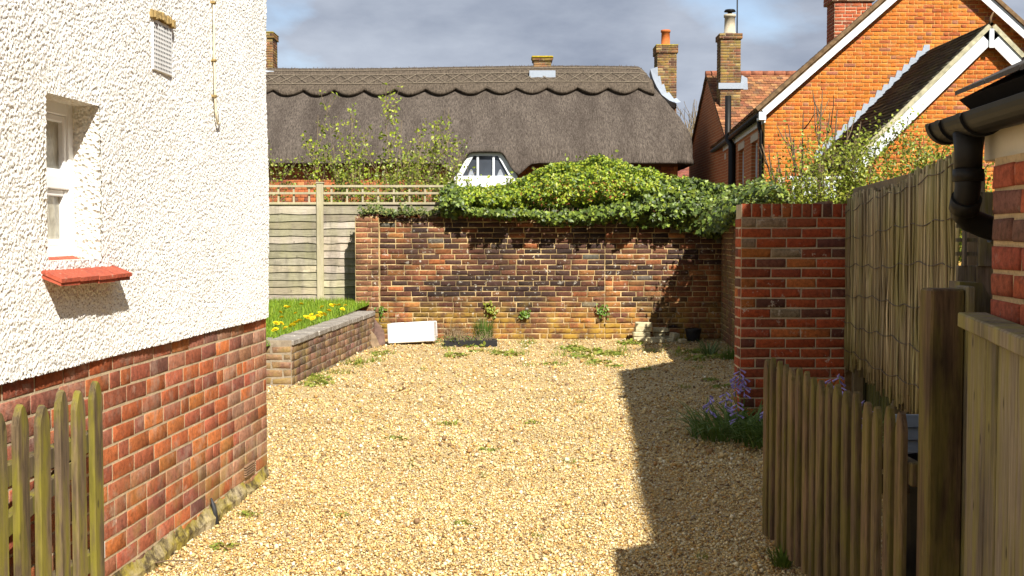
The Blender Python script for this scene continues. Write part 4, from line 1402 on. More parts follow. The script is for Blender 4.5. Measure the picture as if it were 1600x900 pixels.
# cottage wall, tile hung
n = NT('cottage_core'); M_ccore = n.finish(n.mix(n.noise(12), (0.22, 0.09, 0.04), (0.13, 0.06, 0.035)), 0.95)
WY = 31.85
cw = MB().box((CX0 + 0.3, WY, -0.05), (4.50, 2 * CRID - CY0 - 0.4, EZ - 0.02)).build('wall', M_ccore, cot)
MTH = (brick_mat('hung_tile', False, 0.15, soot=0.2), brick_mat('hung_tile_joined', True, 0.15, soot=0.2))
pt = pal([(5, (0.42, 0.13, 0.045)), (3, (0.34, 0.105, 0.045)), (2, (0.48, 0.18, 0.07)), (1, (0.2, 0.08, 0.05))], 0.2)
te = empty('tile_hanging', (CX0 + 0.3, WY - 0.002, 0), 0, cot)
lay(te, courses(4.2 - CX0, EZ - 0.05, course=0.105, unit=0.17, joint=0.006, bond='stretcher', z0=2.30, seed=71), MTH, lambda s, z, r: pt(r), 0.016, most=260, key=lambda b_: (b_[1] < 2.95, abs(b_[0] - 4)), tilt=0.0, ch=0.003)

# eyebrow dormer
DX = at(759, 270, 31.2).x
DY = 31.14
M_wpaint = plain('white_paint', (0.66, 0.69, 0.71), 0.55, 0.3, 0.10, 5, 0.0, 0, 0.35)
n = NT('window_glass'); M_glass = n.finish(n.mix(n.noise(3), (0.03, 0.035, 0.045), (0.07, 0.08, 0.095)), 0.06, None, 0.6)
dz0 = at(760, 276, DY).z; dz1 = at(760, 239, DY).z; dzb = at(760, 291, DY).z
do = empty('dormer', (DX, DY, 0), 0, cot)
tb, bb = 0.41, 0.82
th_ = 0.17
def slant(s):
    o1 = [(s * (bb + 0.02), dz0 - 0.10), (s * (bb + 0.02), dz0 + 0.02), (s * tb, dz1), (s * (tb - 0.09), dz1 - 0.075), (s * (bb - 0.20), dz0 + 0.02), (s * (bb - 0.20), dz0 - 0.10)]
    return o1 if s > 0 else o1[::-1]
for s in (-1, 1):
    MB().prism(slant(s), 'y', -0.02, 0.10).build('frame', M_wpaint, do)
MB().box((-tb + 0.005, -0.021, dz1 - 0.075), (tb - 0.005, 0.10, dz1 + 0.001)).build('frame', M_wpaint, do)
MB().box((-bb + 0.199, -0.025, dz0 - 0.10), (bb - 0.199, 0.10, dz0 + 0.02)).build('frame', M_wpaint, do)
for s in (-1, 1):
    MB().box((s * 0.21 - 0.028, -0.012, dz0 + 0.02), (s * 0.21 + 0.028, 0.07, dz1 - 0.074)).build('mullion', M_wpaint, do)
MB().prism([(-bb + 0.1, dz0 - 0.02), (bb - 0.1, dz0 - 0.02), (tb - 0.05, dz1 - 0.03), (-tb + 0.05, dz1 - 0.03)], 'y', 0.045, 0.055).build('pane', M_glass, do)
M_curt = plain('net_curtain', (0.26, 0.28, 0.31), 0.9, 0.1, 0.1, 30)
for s in (-1, 1):
    pts = [(s * 0.48, dz0 + 0.02), (s * 0.30, dz0 + 0.02), (s * 0.36, dz0 + 0.18), (s * 0.40, dz0 + 0.2)]
    MB().prism(pts if s > 0 else pts[::-1], 'y', 0.040, 0.044).build('curtain', M_curt, do)
for k in range(2):
    MB().box((-bb - 0.02, -0.03 + 0.0 * k, dzb - 0.02 + k * 0.10), (bb + 0.02, 0.2, dzb + 0.077 + k * 0.10), 0.006).build('cladding_board', M_wpaint, do)
# eyebrow of thatch sweeping over the window and back into the roof
vs = []; fs = []
NX = 41
for q in range(NX):
    x = -1.45 + 2.9 * q / (NX - 1)
    ax = abs(x)
    zi = float(np.interp(ax, [0.0, tb * 0.8, tb + 0.06, bb * 0.85, bb + 0.05, 1.2, 1.45], [dz1 + 0.012, dz1 + 0.008, dz1 - 0.03, dz0 + 0.17, dz0 + 0.03, EZ - 0.06, EZ - 0.02]))
    if ax > bb + 0.05: zi = max(zi, dz0 + 0.03) if ax < 1.0 else zi
    yf = -0.17 if ax < bb + 0.05 else -0.17 + 0.40 * min(1, (ax - bb - 0.05) / 0.5)
    zt2_ = zi + 0.13
    d_ = max(0.22, (zi + 0.30 - EZ - 0.36) / 0.735)
    yb = CY0 + d_ - DY
    zb = EZ + 0.36 + 0.735 * d_ - 0.04
    wob = 0.012 * mnoise.noise((x * 5, 1, 1))
    ring = [(x, 0.16, zi), (x, yf + 0.03, zi - 0.004), (x, yf, zi + 0.04 + wob), (x, yf + 0.06, zt2_ + wob), (x, (yf + yb) / 2, (zt2_ + zb) / 2 + 0.05 + wob), (x, yb, zb)]
    vs += ring
    if q:
        a_ = (q - 1) * 6
        fs += [(a_ + t, a_ + 6 + t, a_ + 7 + t, a_ + t + 1) for t in range(5)]
hd = MB().add(vs, fs).build('thatch_hood', M_thatch, do)
for p_ in hd.data.polygons: p_.use_smooth = True

# chimneys
n = NT('lead'); M_lead = n.finish(n.mix(n.noise(14, 5), (0.22, 0.25, 0.30), (0.34, 0.38, 0.43)), 0.55, n.bump(n.noise(30), 0.4, 0.01), 0.4)
M_terra = plain('terracotta', (0.42, 0.12, 0.03), 0.8, 0.2, 0.2, 20, 0.2)
M_mort_c = mortar_mat('mortar_chimney', (0.34, 0.27, 0.17), (0.22, 0.17, 0.10), 0.2, 0.3)
MBC = (brick_mat('brick_chimney', False, 0.35, (0.42, 0.36, 0.24), 0.5, (0.26, 0.20, 0.03), 0, 0.4), brick_mat('brick_chimney_joined', True, 0.35, (0.42, 0.36, 0.24), 0.5, (0.26, 0.20, 0.03), 0, 0.4))
pch = pal([(4, (0.20, 0.085, 0.045)), (3, (0.13, 0.065, 0.04)), (2, (0.26, 0.12, 0.05)), (1, (0.30, 0.20, 0.09))], 0.25)


def chimney(parent, cx, cy, w, d, z0, z1, cap=2, colour=pch, mats=MBC, mort=None, most=60):
    """stack with bricks on the camera side and both flanks, corbelled cap courses"""
    ch_ = MB().box((cx - w / 2, cy, z0), (cx + w / 2, cy + d, z1 - 0.01)).build('chimney', mort or M_mort_c, parent)
    fr = empty('front_face', (cx - w / 2, cy - 0.001, z0), 0, ch_) if False else None
    def put(ox, oy, rz, L, mx, zA, zB, grow, sd):
        # bricks parented straight to the stack: transform folded in by hand
        Mx = Matrix.Translation((ox, oy, zA)) @ Matrix.Rotation(rz, 4, 'Z')
        r = random.Random(sd)
        Vs, Fs, Cs, base = [], [], [], 0
        for q, (s, z, bw_, bh) in enumerate(courses(L, zB - zA, bond='flemish' if L < 0.6 else 'old', seed=sd)):
            c_ = colour(r)
            if q < mx:
                o = link('brick', brick_mesh(bw_, bh, 0.009 + grow, r.randrange(6), mats[0], 0.005, 0.003), ch_, Mx @ Vector((s, 0, z)), (0, 0, rz))
                o.color = (*c_, 1)
            else:
                Vb, Fb = brick_arrays(bw_, bh, 0.009 + grow, r.randrange(9999), 0.005, 0.003)
                Vb = np.array([Mx @ Vector((s + a[0], a[1], z + a[2])) for a in Vb])
                Vs.append(Vb); Fs.append(Fb + base); base += len(Vb); Cs.append(np.tile(np.array(c_), (len(Vb), 1)))
        if Vs:
            o = link('more_bricks', np_mesh('more_bricks', np.concatenate(Vs), np.concatenate(Fs), mats[1], np.concatenate(Cs)), ch_); o['kind'] = 'stuff'
    zc = z1 - cap * 0.075
    put(cx - w / 2, cy, 0.0, w, most, z0, zc, 0, 1)
    put(cx - w / 2, cy + d, -math.pi / 2, d, 0, z0, zc, 0, 2)
    put(cx + w / 2, cy, math.pi / 2, d, 0, z0, zc, 0, 3)
    if cap:
        g_ = 0.045
        MB().box((cx - w / 2 - g_ + 0.012, cy - g_ + 0.012, zc), (cx + w / 2 + g_ - 0.012, cy + d + g_ - 0.012, z1 - 0.005)).build('cap_core', mort or M_mort_c, ch_)
        put(cx - w / 2 - g_, cy - g_ + 0.01, 0.0, w + 2 * g_, 12, zc, z1, 0, 4)
        put(cx - w / 2 - g_ + 0.01, cy + d + g_, -math.pi / 2, d + 2 * g_, 0, zc, z1, 0, 5)
        put(cx + w / 2 + g_ - 0.01, cy - g_, math.pi / 2, d + 2 * g_, 0, zc, z1, 0, 6)
    return ch_


def pot(parent, x, y, z, h, r0, mat, name='chimney_pot'):
    return MB().tube([(x, y, z), (x, y, z + h * 0.12), (x, y, z + h * 0.13), (x, y, z + h * 0.86), (x, y, z + h * 0.87), (x, y, z + h)],
                     [r0 * 1.12, r0 * 1.1, r0, r0 * 0.93, r0 * 1.08, r0 * 1.08], 16).build(name, mat, parent)


cyR = 35.0
xa, xb = at(1027, 120, cyR).x, at(1057, 120, cyR).x
zc1 = at(1040, 71, cyR).z
c1 = chimney(cot, (xa + xb) / 2, cyR, xb - xa, 0.75, 4.2, zc1, 3, most=110)
pot(c1, (xa + xb) / 2, cyR + 0.35, zc1, at(1040, 44, cyR).z - zc1, 0.135, M_terra)
MB().box((xa - 0.05, cyR - 0.05, zc1 - 0.004), (xb + 0.05, cyR + 0.8, zc1 + 0.03), 0.012).build('flaunching', plain('moss_top', (0.30, 0.24, 0.04), 0.95, 0.1, 0.4, 20, 0.6), c1)
# lead apron running down the hip beside it
m = MB()
pts = [(1016, 108), (1020, 122), (1026, 135), (1034, 148), (1046, 157), (1056, 161)]
for a in range(len(pts) - 1):
    q0 = at(*pts[a], 34.6); q1 = at(*pts[a + 1], 34.6)
    m.add([q0, q1, q1 + Vector((0.20, 0.35, 0.07)), q0 + Vector((0.26, 0.35, 0.12))], [(0, 1, 2, 3)])
    m.add([q0, q1, q1 + Vector((0, 0.25, -0.12)), q0 + Vector((0, 0.25, -0.12))], [(0, 1, 2, 3)])
m.build('lead_flashing', M_lead, cot)
# stub chimney on the ridge
cyS = 34.75
xa, xb = at(834, 100, cyS).x, at(861, 100, cyS).x
zs1 = at(848, 91, cyS).z
c2 = chimney(cot, (xa + xb) / 2, cyS, xb - xa, 0.5, 5.9, zs1, 1, most=40)
MB().box((xa - 0.07, cyS - 0.07, zs1 - 0.004), (xb + 0.07, cyS + 0.57, zs1 + 0.07), 0.03).build('moss_cap', plain('moss_gold', (0.30, 0.22, 0.02), 0.95, 0.1, 0.4, 20, 0.6), c2)
q0 = at(827, 122, 34.2); q1 = at(868, 110, 34.2)
MB().box((q0.x, 34.2, q0.z), (q1.x, 34.75, q1.z), 0.006).build('lead_flashing', M_lead, cot)
# left stack half hidden by the white house
xa, xb = at(404, 100, cyR).x, at(426, 100, cyR).x
zl1 = at(415, 52, cyR).z
c3 = chimney(cot, (xa + xb) / 2, cyR, xb - xa, 0.7, 5.2, zl1, 2, most=60)
MB().box((xa - 0.05, cyR - 0.05, zl1 - 0.004), (xb + 0.05, cyR + 0.75, zl1 + 0.05), 0.02).build('moss_cap', plain('moss_brown', (0.22, 0.17, 0.03), 0.95, 0.1, 0.4, 20, 0.6), c3)
q0 = at(414, 140, 34.3); q1 = at(428, 111, 34.6)
MB().add([(q0.x - 0.1, 34.25, q0.z), (q0.x + 0.12, 34.25, q0.z), (q1.x, 34.6, q1.z), (q1.x - 0.3, 34.6, q1.z + 0.05)], [(0, 1, 2, 3)]).build('lead_flashing', M_lead, cot)

# ================================================================== ORANGE BRICK GABLED HOUSE
GY = 22.8
gX0 = at(1195, 200, GY).x
gEz = at(1199, 168, GY).z
gAx, gAz = at(1463, -67, GY).x, at(1463, -67, GY).z
gX1 = 2 * gAx - gX0
gh_ = empty('gabled_house', (0, 0, 0))
tag(gh_, 'bright orange brick house with white gable boards at the right', 'house')
M_mort_g = mortar_mat('mortar_orange', (0.62, 0.36, 0.12), (0.52, 0.28, 0.08))
MBG = (brick_mat('brick_orange', False, 0.12, (0.5, 0.38, 0.25), 0.0, grain=0.35, pale=0.12), brick_mat('brick_orange_joined', True, 0.12, (0.5, 0.38, 0.25), 0.0, grain=0.35, pale=0.12))
pg = pal([(6, (0.47, 0.14, 0.020)), (4, (0.42, 0.115, 0.022)), (3, (0.51, 0.17, 0.028)), (1.6, (0.34, 0.09, 0.026)), (0.9, (0.30, 0.11, 0.055))], 0.15)
gs_ = (gAz - gEz) / (gAx - gX0)
gc = MB().prism([(gX0, -0.05), (gX1, -0.05), (gX1, gEz), (gAx, gAz), (gX0, gEz)], 'y', GY + 0.001, GY + 0.25).build('gable_wall', M_mort_g, gh_)
bl = [(s, z, w, h) for s, z, w, h in courses(gX1 - gX0, gAz, bond='flemish', z0=1.35, seed=81, s0=gX0)]
bl2 = []
for s, z, w, h in bl:
    lim = gEz + gs_ * (min(s - gX0, gX1 - s)) - 0.02
    if z + h / 2 < lim: bl2.append((s, z, w, h))
ge = empty('gable_bricks', (0, GY, 0), 0, gh_)
lay(ge, bl2, MBG, lambda s, z, r: pg(r), 0.008, most=300, key=lambda b_: (b_[2] < 0.15, (b_[0] - 6.6) ** 2 + (b_[1] - 4.6) ** 2), ch=0.004, tilt=0.005)
# bargeboards and verge tiles
M_verge = plain('verge_tile', (0.15, 0.095, 0.05), 0.95, 0.1, 0.4, 12, 0.6)


def rake(parent, xl, zl, xa_, za_, y, wd, mat, name, proud=0.03, up=0.0):
    """board of width wd below the line (xl,zl)-(xa_,za_)"""
    d = Vector((xa_ - xl, 0, za_ - zl)).normalized()
    nrm = Vector((-d.z, 0, d.x)) if d.x > 0 else Vector((d.z, 0, -d.x))
    p0 = Vector((xl, y, zl)) + nrm * up; p1 = Vector((xa_, y, za_)) + nrm * up
    vs = [p0, p1, p1 - nrm * wd, p0 - nrm * wd]
    vs = vs + [p + Vector((0, proud, 0)) for p in vs]
    return MB().add(vs, [(0, 1, 2, 3), (7, 6, 5, 4), (0, 4, 5, 1), (1, 5, 6, 2), (2, 6, 7, 3), (3, 7, 4, 0)]).build(name, mat, parent)


ov = 0.20
xl = gX0 - 0.12; zl = gEz - 0.12 * gs_ + 0.06
for sgn in (0, 1):
    xs_ = xl if sgn == 0 else 2 * gAx - xl
    rake(gh_, xs_, zl, gAx, gAz + 0.06, GY - ov, 0.155, M_wpaint, 'bargeboard', 0.03)
    rake(gh_, xs_ + (-0.06 if sgn == 0 else 0.06), zl - 0.05, gAx, gAz + 0.06, GY - ov - 0.05, 0.07, M_verge, 'verge', 0.3, 0.075)
    rake(gh_, xs_, zl, gAx, gAz + 0.06, GY - ov + 0.031, 0.03, M_wpaint, 'soffit', ov - 0.032, -0.02)
MB().box((xl - 0.04, GY - ov - 0.01, zl - 0.22), (xl + 0.10, GY - 0.0, zl - 0.06), 0.01).build('eaves_box', M_wpaint, gh_)
# main roof: thin tiled slopes
GS = 0.077
GYE = 32.4
n = NT('clay_tiles')
v = n.scaled(n.pos, (6, 6, 10))
vt = n.voro(1.0, v, 'F1', 'Color')
sp_ = n.n('ShaderNodeSeparateColor'); n.l(vt, sp_.inputs[0])
c = n.ramp(sp_.outputs[0], [(0.0, (0.12, 0.05, 0.03)), (0.4, (0.22, 0.085, 0.045)), (0.75, (0.30, 0.13, 0.06)), (1.0, (0.10, 0.065, 0.045))])
c = n.mix(n.ramp(n.noise(2.5, 5), [(0.45, 0.0), (0.7, 0.6)]), c, (0.09, 0.06, 0.035))
M_ctile = n.finish(c, 0.9, n.bump(n.noise(30), 0.5, 0.02), 0.15)


def tiled(parent, P00, P10, P01, P11, rows, cols_, mat, colour, name='roof_tiles', lift=0.03, seed=1, objs=0):
    """rows of lapped tiles from the eave edge P00-P10 up to P01-P11"""
    r = random.Random(seed)
    P00, P10, P01, P11 = map(Vector, (P00, P10, P01, P11))
    nrm = (P10 - P00).cross(P01 - P00).normalized()
    if nrm.z < 0: nrm = -nrm
    Vs, Fs, Cs = [], [], []
    def pt(u, v): return P00.lerp(P10, u).lerp(P01.lerp(P11, u), v)
    for a in range(rows):
        for c_ in range(cols_):
            off = 0.5 * (a % 2)
            u0 = max(0, (c_ - off + 0.02) / cols_); u1 = min(1, (c_ + 1 - off - 0.02) / cols_)
            if u1 <= u0: continue
            v0 = a / rows; v1 = min(1.0, (a + 1.25) / rows)
            l0 = lift * r.uniform(0.75, 1.25)
            q = [pt(u0, v0) + nrm * l0, pt(u1, v0) + nrm * l0 * r.uniform(0.9, 1.1), pt(u1, v1) + nrm * lift * 0.2, pt(u0, v1) + nrm * lift * 0.2,
                 pt(u0, v0) + nrm * (l0 - 0.014), pt(u1, v0) + nrm * (l0 - 0.014)]
            b_ = len(Vs)
            Vs += [tuple(p) for p in q]
            Fs += [(b_, b_ + 1, b_ + 2, b_ + 3), (b_ + 4, b_ + 5, b_ + 1, b_)]
            Cs += [colour(r)] * 6
    me = np_mesh(name, np.array(Vs), np.array(Fs), mat, np.array(Cs))
    o = link(name, me, parent); o['kind'] = 'stuff'
    m_ = MB().add([P00, P10, P11, P01, P00 - nrm * 0.05, P10 - nrm * 0.05, P11 - nrm * 0.05, P01 - nrm * 0.05], [(0, 1, 2, 3), (7, 6, 5, 4), (0, 4, 5, 1), (1, 5, 6, 2), (2, 6, 7, 3), (3, 7, 4, 0)])
    m_.build('roof_deck', M_verge, parent)
    return o


M_tilec = brick_mat('tile_clay', True, 0.2, (0.3, 0.25, 0.15), 0.3, (0.12, 0.10, 0.03), 0, 0.35)
ptl = pal([(4, (0.26, 0.10, 0.05)), (3, (0.19, 0.08, 0.045)), (2, (0.34, 0.15, 0.065)), (2, (0.12, 0.06, 0.04))], 0.25)
pdk = pal([(4, (0.06, 0.045, 0.035)), (3, (0.09, 0.06, 0.04)), (1, (0.13, 0.10, 0.05))], 0.3)
dYm = GYE - GY
tiled(gh_, (xl - 0.05, GY - ov, zl - 0.02), (xl - 0.05 + GS * dYm, GYE, zl - 0.02), (gAx, GY - ov, gAz + 0.09), (gAx + GS * dYm, GYE, gAz + 0.09), 40, 60, M_tilec, ptl, seed=3)
tiled(gh_, (2 * gAx - xl + 0.05, GY - ov, zl - 0.02), (2 * gAx - xl + 0.05 + GS * dYm, GYE, zl - 0.02), (gAx, GY - ov, gAz + 0.09), (gAx + GS * dYm, GYE, gAz + 0.09), 20, 30, M_tilec, ptl, seed=4)
# side wall with windows, gutter and pipes
n = NT('brick_orange_far')
co_ = n.n('ShaderNodeSeparateXYZ'); n.l(n.pos, co_.inputs[0])
cb_ = n.n('ShaderNodeCombineXYZ'); n.l(co_.outputs['Y'], cb_.inputs[0]); n.l(co_.outputs['Z'], cb_.inputs[1])
bt = n.n('ShaderNodeTexBrick'); n.l(cb_.outputs[0], bt.inputs['Vector'])
bt.inputs['Scale'].default_value = 1.0; bt.inputs['Brick Width'].default_value = 0.225; bt.inputs['Row Height'].default_value = 0.075; bt.inputs['Mortar Size'].default_value = 0.006
bt.inputs['Color1'].default_value = (0.40, 0.11, 0.03, 1); bt.inputs['Color2'].default_value = (0.30, 0.08, 0.025, 1); bt.inputs['Mortar'].default_value = (0.45, 0.30, 0.15, 1)
M_osid = n.finish(bt.outputs['Color'], 0.9)
sw = empty('side_wall', (gX0, GY, 0), -math.pi / 2 - math.atan(GS), gh_)
sw.rotation_euler = (0, 0, math.pi / 2 - math.atan(GS))
# local x runs away from the camera here, +y points left (out of the wall)
Ls = dYm / math.cos(math.atan(GS))
wins = [(1.05, 0.95, 1.75, 3.42), (3.35, 0.95, 2.05, 3.42), (7.2, 0.9, 2.2, 3.42)]
m = MB()
xprev = 0.26
for (wx, ww, z0, z1) in wins:
    m.box((xprev, -0.30, -0.05), (wx, 0.0, gEz - 0.12)); m.box((wx, -0.30, -0.05), (wx + ww, 0.0, z0)); m.box((wx, -0.30, z1), (wx + ww, 0.0, gEz - 0.12))
    xprev = wx + ww
m.box((xprev, -0.30, -0.05), (Ls, 0.0, gEz - 0.12)); m.box((0.012, -0.06, -0.05), (0.26, -0.0, gEz - 0.12))
m.build('brickwork', M_osid, sw)
for (wx, ww, z0, z1) in wins:
    m = MB()
    m.box((wx, -0.14, z0), (wx + 0.07, -0.09, z1)); m.box((wx + ww - 0.07, -0.14, z0), (wx + ww, -0.09, z1)); m.box((wx + 0.07, -0.139, z1 - 0.07), (wx + ww - 0.07, -0.09, z1)); m.box((wx + 0.07, -0.139, z0), (wx + ww - 0.07, -0.09, z0 + 0.07))
    m.box((wx + ww / 2 - 0.03, -0.138, z0 + 0.07), (wx + ww / 2 + 0.03, -0.09, z1 - 0.07)); m.box((wx + 0.07, -0.137, (z0 + z1) / 2 - 0.025), (wx + ww - 0.07, -0.092, (z0 + z1) / 2 + 0.025))
    m.build('window', M_wpaint, sw)
    MB().box((wx + 0.06, -0.125, z0 + 0.06), (wx + ww - 0.06, -0.118, z1 - 0.06)).build('pane', M_glass, sw)
    MB().box((wx - 0.06, -0.12, z0 - 0.11), (wx + ww + 0.06, 0.07, z0 - 0.001), 0.008).build('window_sill', M_wpaint, sw)
    MB().box((wx - 0.10, -0.1, z1 + 0.001), (wx + ww + 0.10, 0.012, z1 + 0.16), 0.004).build('lintel', plain('lintel_cream', (0.5, 0.42, 0.33), 0.9, 0.1), sw)
MB().box((-0.1, 0.001, gEz - 0.30), (Ls, 0.03, gEz - 0.14)).build('fascia', M_wpaint, sw)
MB().tube([(-0.18, 0.12, gEz - 0.16), (Ls, 0.12, gEz - 0.16)], 0.062, 10).build('gutter', M_blk, sw)
MB().tube([(0.12, 0.10, gEz - 0.18), (0.12, 0.09, gEz - 0.36), (0.12, 0.05, gEz - 0.5), (0.12, 0.05, 0.0)], 0.04, 10).build('downpipe', M_blk, sw)
MB().tube([(5.2, 0.16, gEz + 0.85), (5.2, 0.16, gEz - 0.05), (5.12, 0.15, gEz - 0.22), (4.95, 0.09, gEz - 0.35), (4.95, 0.09, 0.0)], [0.075, 0.075, 0.085, 0.085, 0.085], 12).build('soil_pipe', M_blk, sw)
# rear cross wing: roof slope facing the camera and stack
ry0, ry1 = 29.6, 32.9
rx0 = at(1120, 200, 31).x
rz0 = at(1130, 222, ry0).z; rz1 = at(1200, 117, ry1).z
tiled(gh_, (rx0, ry0, rz0), (rx0 + 5.5, ry0, rz0), (rx0 + 0.02, ry1, rz1), (rx0 + 5.5, ry1, rz1), 26, 34, M_tilec, pal([(4, (0.30, 0.12, 0.055)), (3, (0.24, 0.095, 0.05)), (3, (0.38, 0.18, 0.08)), (2, (0.15, 0.07, 0.045))], 0.25), seed=7)
tiled(gh_, (rx0, 2 * ry1 - ry0, rz0), (rx0 + 5.5, 2 * ry1 - ry0, rz0), (rx0, ry1, rz1), (rx0 + 5.5, ry1, rz1), 8, 10, M_tilec, ptl, seed=8)
m = MB()
x = rx0
while x < rx0 + 5.4:
    m.tube([(x, ry1, rz1 + 0.02), (x + 0.31, ry1, rz1 + 0.025)], 0.09, 8); x += 0.32
o = m.build('ridge_tiles', plain('ridge_clay', (0.24, 0.09, 0.05), 0.9, 0.15, 0.3, 10, 0.3), gh_); o['kind'] = 'stuff'
MB().prism([(ry0, -0.05), (2 * ry1 - ry0, -0.05), (2 * ry1 - ry0, rz0), (ry1, rz1), (ry0, rz0)], 'x', rx0 + 0.06, rx0 + 0.3).build('rear_gable', M_osid, gh_)
MB().box((rx0 + 0.3, ry0 + 0.15, -0.05), (rx0 + 5.4, ry0 + 0.4, rz0)).build('rear_wall', M_osid, gh_)
cy2 = 31.2
xa, xb = at(1126, 100, cy2).x, at(1157, 100, cy2).x
zt2 = at(1140, 52, cy2).z
c4 = chimney(gh_, (xa + xb) / 2, cy2, xb - xa, 0.55, rz0 + 0.4, zt2, 2, most=110)
M_buff = plain('buff_pot', (0.42, 0.36, 0.26), 0.8, 0.2, 0.15, 20, 0.1)
pot(c4, (xa + xb) / 2 + 0.02, cy2 + 0.27, zt2, at(1142, 20, cy2).z - zt2, 0.15, M_buff)
zp = at(1142, 20, cy2).z
MB().tube([((xa + xb) / 2 + 0.02, cy2 + 0.27, zp), ((xa + xb) / 2 + 0.02, cy2 + 0.27, zp + 0.07), ((xa + xb) / 2 + 0.02, cy2 + 0.27, zp + 0.08), ((xa + xb) / 2 + 0.02, cy2 + 0.27, zp + 0.13)], [0.06, 0.06, 0.16, 0.13], 12).build('cowl', M_blk, c4)
MB().tube([((xa + xb) / 2 + 0.26, cy2 + 0.5, zt2 - 0.6), ((xa + xb) / 2 + 0.26, cy2 + 0.5, zt2 + 1.5)], 0.018, 6).build('aerial_mast', M_blk, c4)
zf = at(1140, 137, cy2).z
MB().box((xa - 0.06, cy2 - 0.05, zf - 0.04), (xb + 0.08, cy2 - 0.012, zf + 0.12), 0.005).build('lead_flashing', M_lead, c4)
MB().prism([(xb - 0.01, zf - 0.05), (xb + 0.20, zf - 0.05), (xb + 0.18, zf + 0.25), (xb + 0.03, zf + 0.33)], 'y', cy2 - 0.02, cy2 + 0.06).build('lead_flashing', M_lead, c4)
# red stack on the main roof
cym = 25.2
xa, xb = at(1304, 30, cym).x, at(1362, 30, cym).x
chimney(gh_, (xa + xb) / 2, cym, xb - xa, 0.6, gEz + 0.6, at(1330, 2, cym).z, 0, pal([(4, (0.36, 0.09, 0.035)), (2, (0.28, 0.07, 0.035))], 0.2), MBP, M_mort_p, most=80)
chimney(gh_, (xa + xb) / 2, cym - 0.05, xb - xa + 0.12, 0.72, at(1330, 2, cym).z, at(1330, -22, cym).z, 2, pal([(4, (0.36, 0.09, 0.035)), (2, (0.28, 0.07, 0.035))], 0.2), MBP, M_mort_p, most=40)
# projecting wing with small gable
WYg = 20.0
wAx, wAz = at(1543, 46, WYg).x, at(1543, 46, WYg).z
wLx = at(1372, 214, WYg).x; wLz = at(1372, 214, WYg).z
wsl = (wAz - wLz) / (wAx - wLx)
wx0 = wLx - 0.55; wz0 = wLz - 0.55 * wsl                # eaves, hidden by the shrubs
wing = empty('wing', (0, 0, 0), 0, gh_)
MB().prism([(wx0 + 0.3, -0.05), (2 * wAx - wx0 - 0.3, -0.05), (2 * wAx - wx0 - 0.3, wz0 + 0.3 * wsl - 0.05), (wAx, wAz - 0.05), (wx0 + 0.3, wz0 + 0.3 * wsl - 0.05)], 'y', WYg + 0.001, WYg + 0.25).build('wing_gable', M_mort_g, wing)
wl_ = 2 * (wAx - wx0 - 0.3)
bl = [(s, z, w, h) for s, z, w, h in courses(wl_, wAz, bond='flemish', z0=1.275, seed=83, s0=wx0 + 0.3) if z + h / 2 < wz0 + wsl * min(s - wx0, 2 * wAx - wx0 - s) - 0.06]
we = empty('wing_bricks', (0, WYg, 0), 0, gh_)
lay(we, bl, MBG, lambda s, z, r: pg(r), 0.008, most=200, key=lambda b_: (b_[0] - 8) ** 2 + (b_[1] - 3.7) ** 2, ch=0.004, tilt=0.005)
for sgn in (0, 1):
    xs_ = wx0 if sgn == 0 else 2 * wAx - wx0
    rake(wing, xs_, wz0, wAx, wAz, WYg - 0.16, 0.19, M_wpaint, 'bargeboard', 0.03)
    rake(wing, xs_, wz0, wAx, wAz, WYg - 0.19, 0.075, plain('verge_mortar', (0.36, 0.33, 0.22), 0.95, 0.1, 0.35, 12, 0.7), 'verge', 0.22, 0.08)
MB().box((wAx - 0.04, WYg - 0.19, wAz - 0.34), (wAx + 0.04, WYg - 0.165, wAz - 0.02), 0.005).build('apex_block', M_wpaint, wing)
MB().tube([(wAx, WYg - 0.1, wAz + 0.08), (wAx + 0.01, WYg - 0.1, wAz + 0.18), (wAx + 0.06, WYg - 0.1, wAz + 0.28)], [0.03, 0.02, 0.008], 6).build('finial', M_verge, wing)
M_tiled = brick_mat('tile_dark', True, 0.3, (0.3, 0.28, 0.18), 0.35, (0.14, 0.12, 0.02), 0, 0.3)
tiled(wing, (wx0 - 0.05, WYg - 0.17, wz0 + 0.03), (wx0 - 0.05, GY, wz0 + 0.03), (wAx, WYg - 0.17, wAz + 0.09), (wAx, GY, wAz + 0.09), 30, 17, M_tiled, pdk, seed=9, lift=0.035)
tiled(wing, (2 * wAx - wx0 + 0.05, WYg - 0.17, wz0 + 0.03), (2 * wAx - wx0 + 0.05, GY, wz0 + 0.03), (wAx, WYg - 0.17, wAz + 0.09), (wAx, GY, wAz + 0.09), 20, 12, M_tiled, pdk, seed=10)
MB().box((wx0 + 0.3, WYg + 0.25, -0.05), (wx0 + 0.55, GY, wz0 + 0.2)).build('wing_side', M_osid, wing)
# stepped lead flashing up the main wall
r = random.Random(6)
nst = 17
for k in range(nst):
    t0 = k / nst
    x0 = wx0 + 0.2 + (wAx - wx0 - 0.2) * t0; z0 = wz0 + wsl * (x0 - wx0) + 0.10
    stp = (wAx - wx0 - 0.2) / nst
    MB().prism([(x0 - 0.01, z0), (x0 + stp + 0.01, z0 + stp * wsl), (x0 + stp + 0.01, z0 + stp * wsl + 0.10), (x0 + 0.03, z0 + stp * wsl + 0.10 + r.uniform(-0.01, 0.02)), (x0 - 0.01, z0 + 0.10)], 'y', GY - 0.024 - 0.002 * (k % 2), GY - 0.012).build('lead_flashing', M_lead, wing)

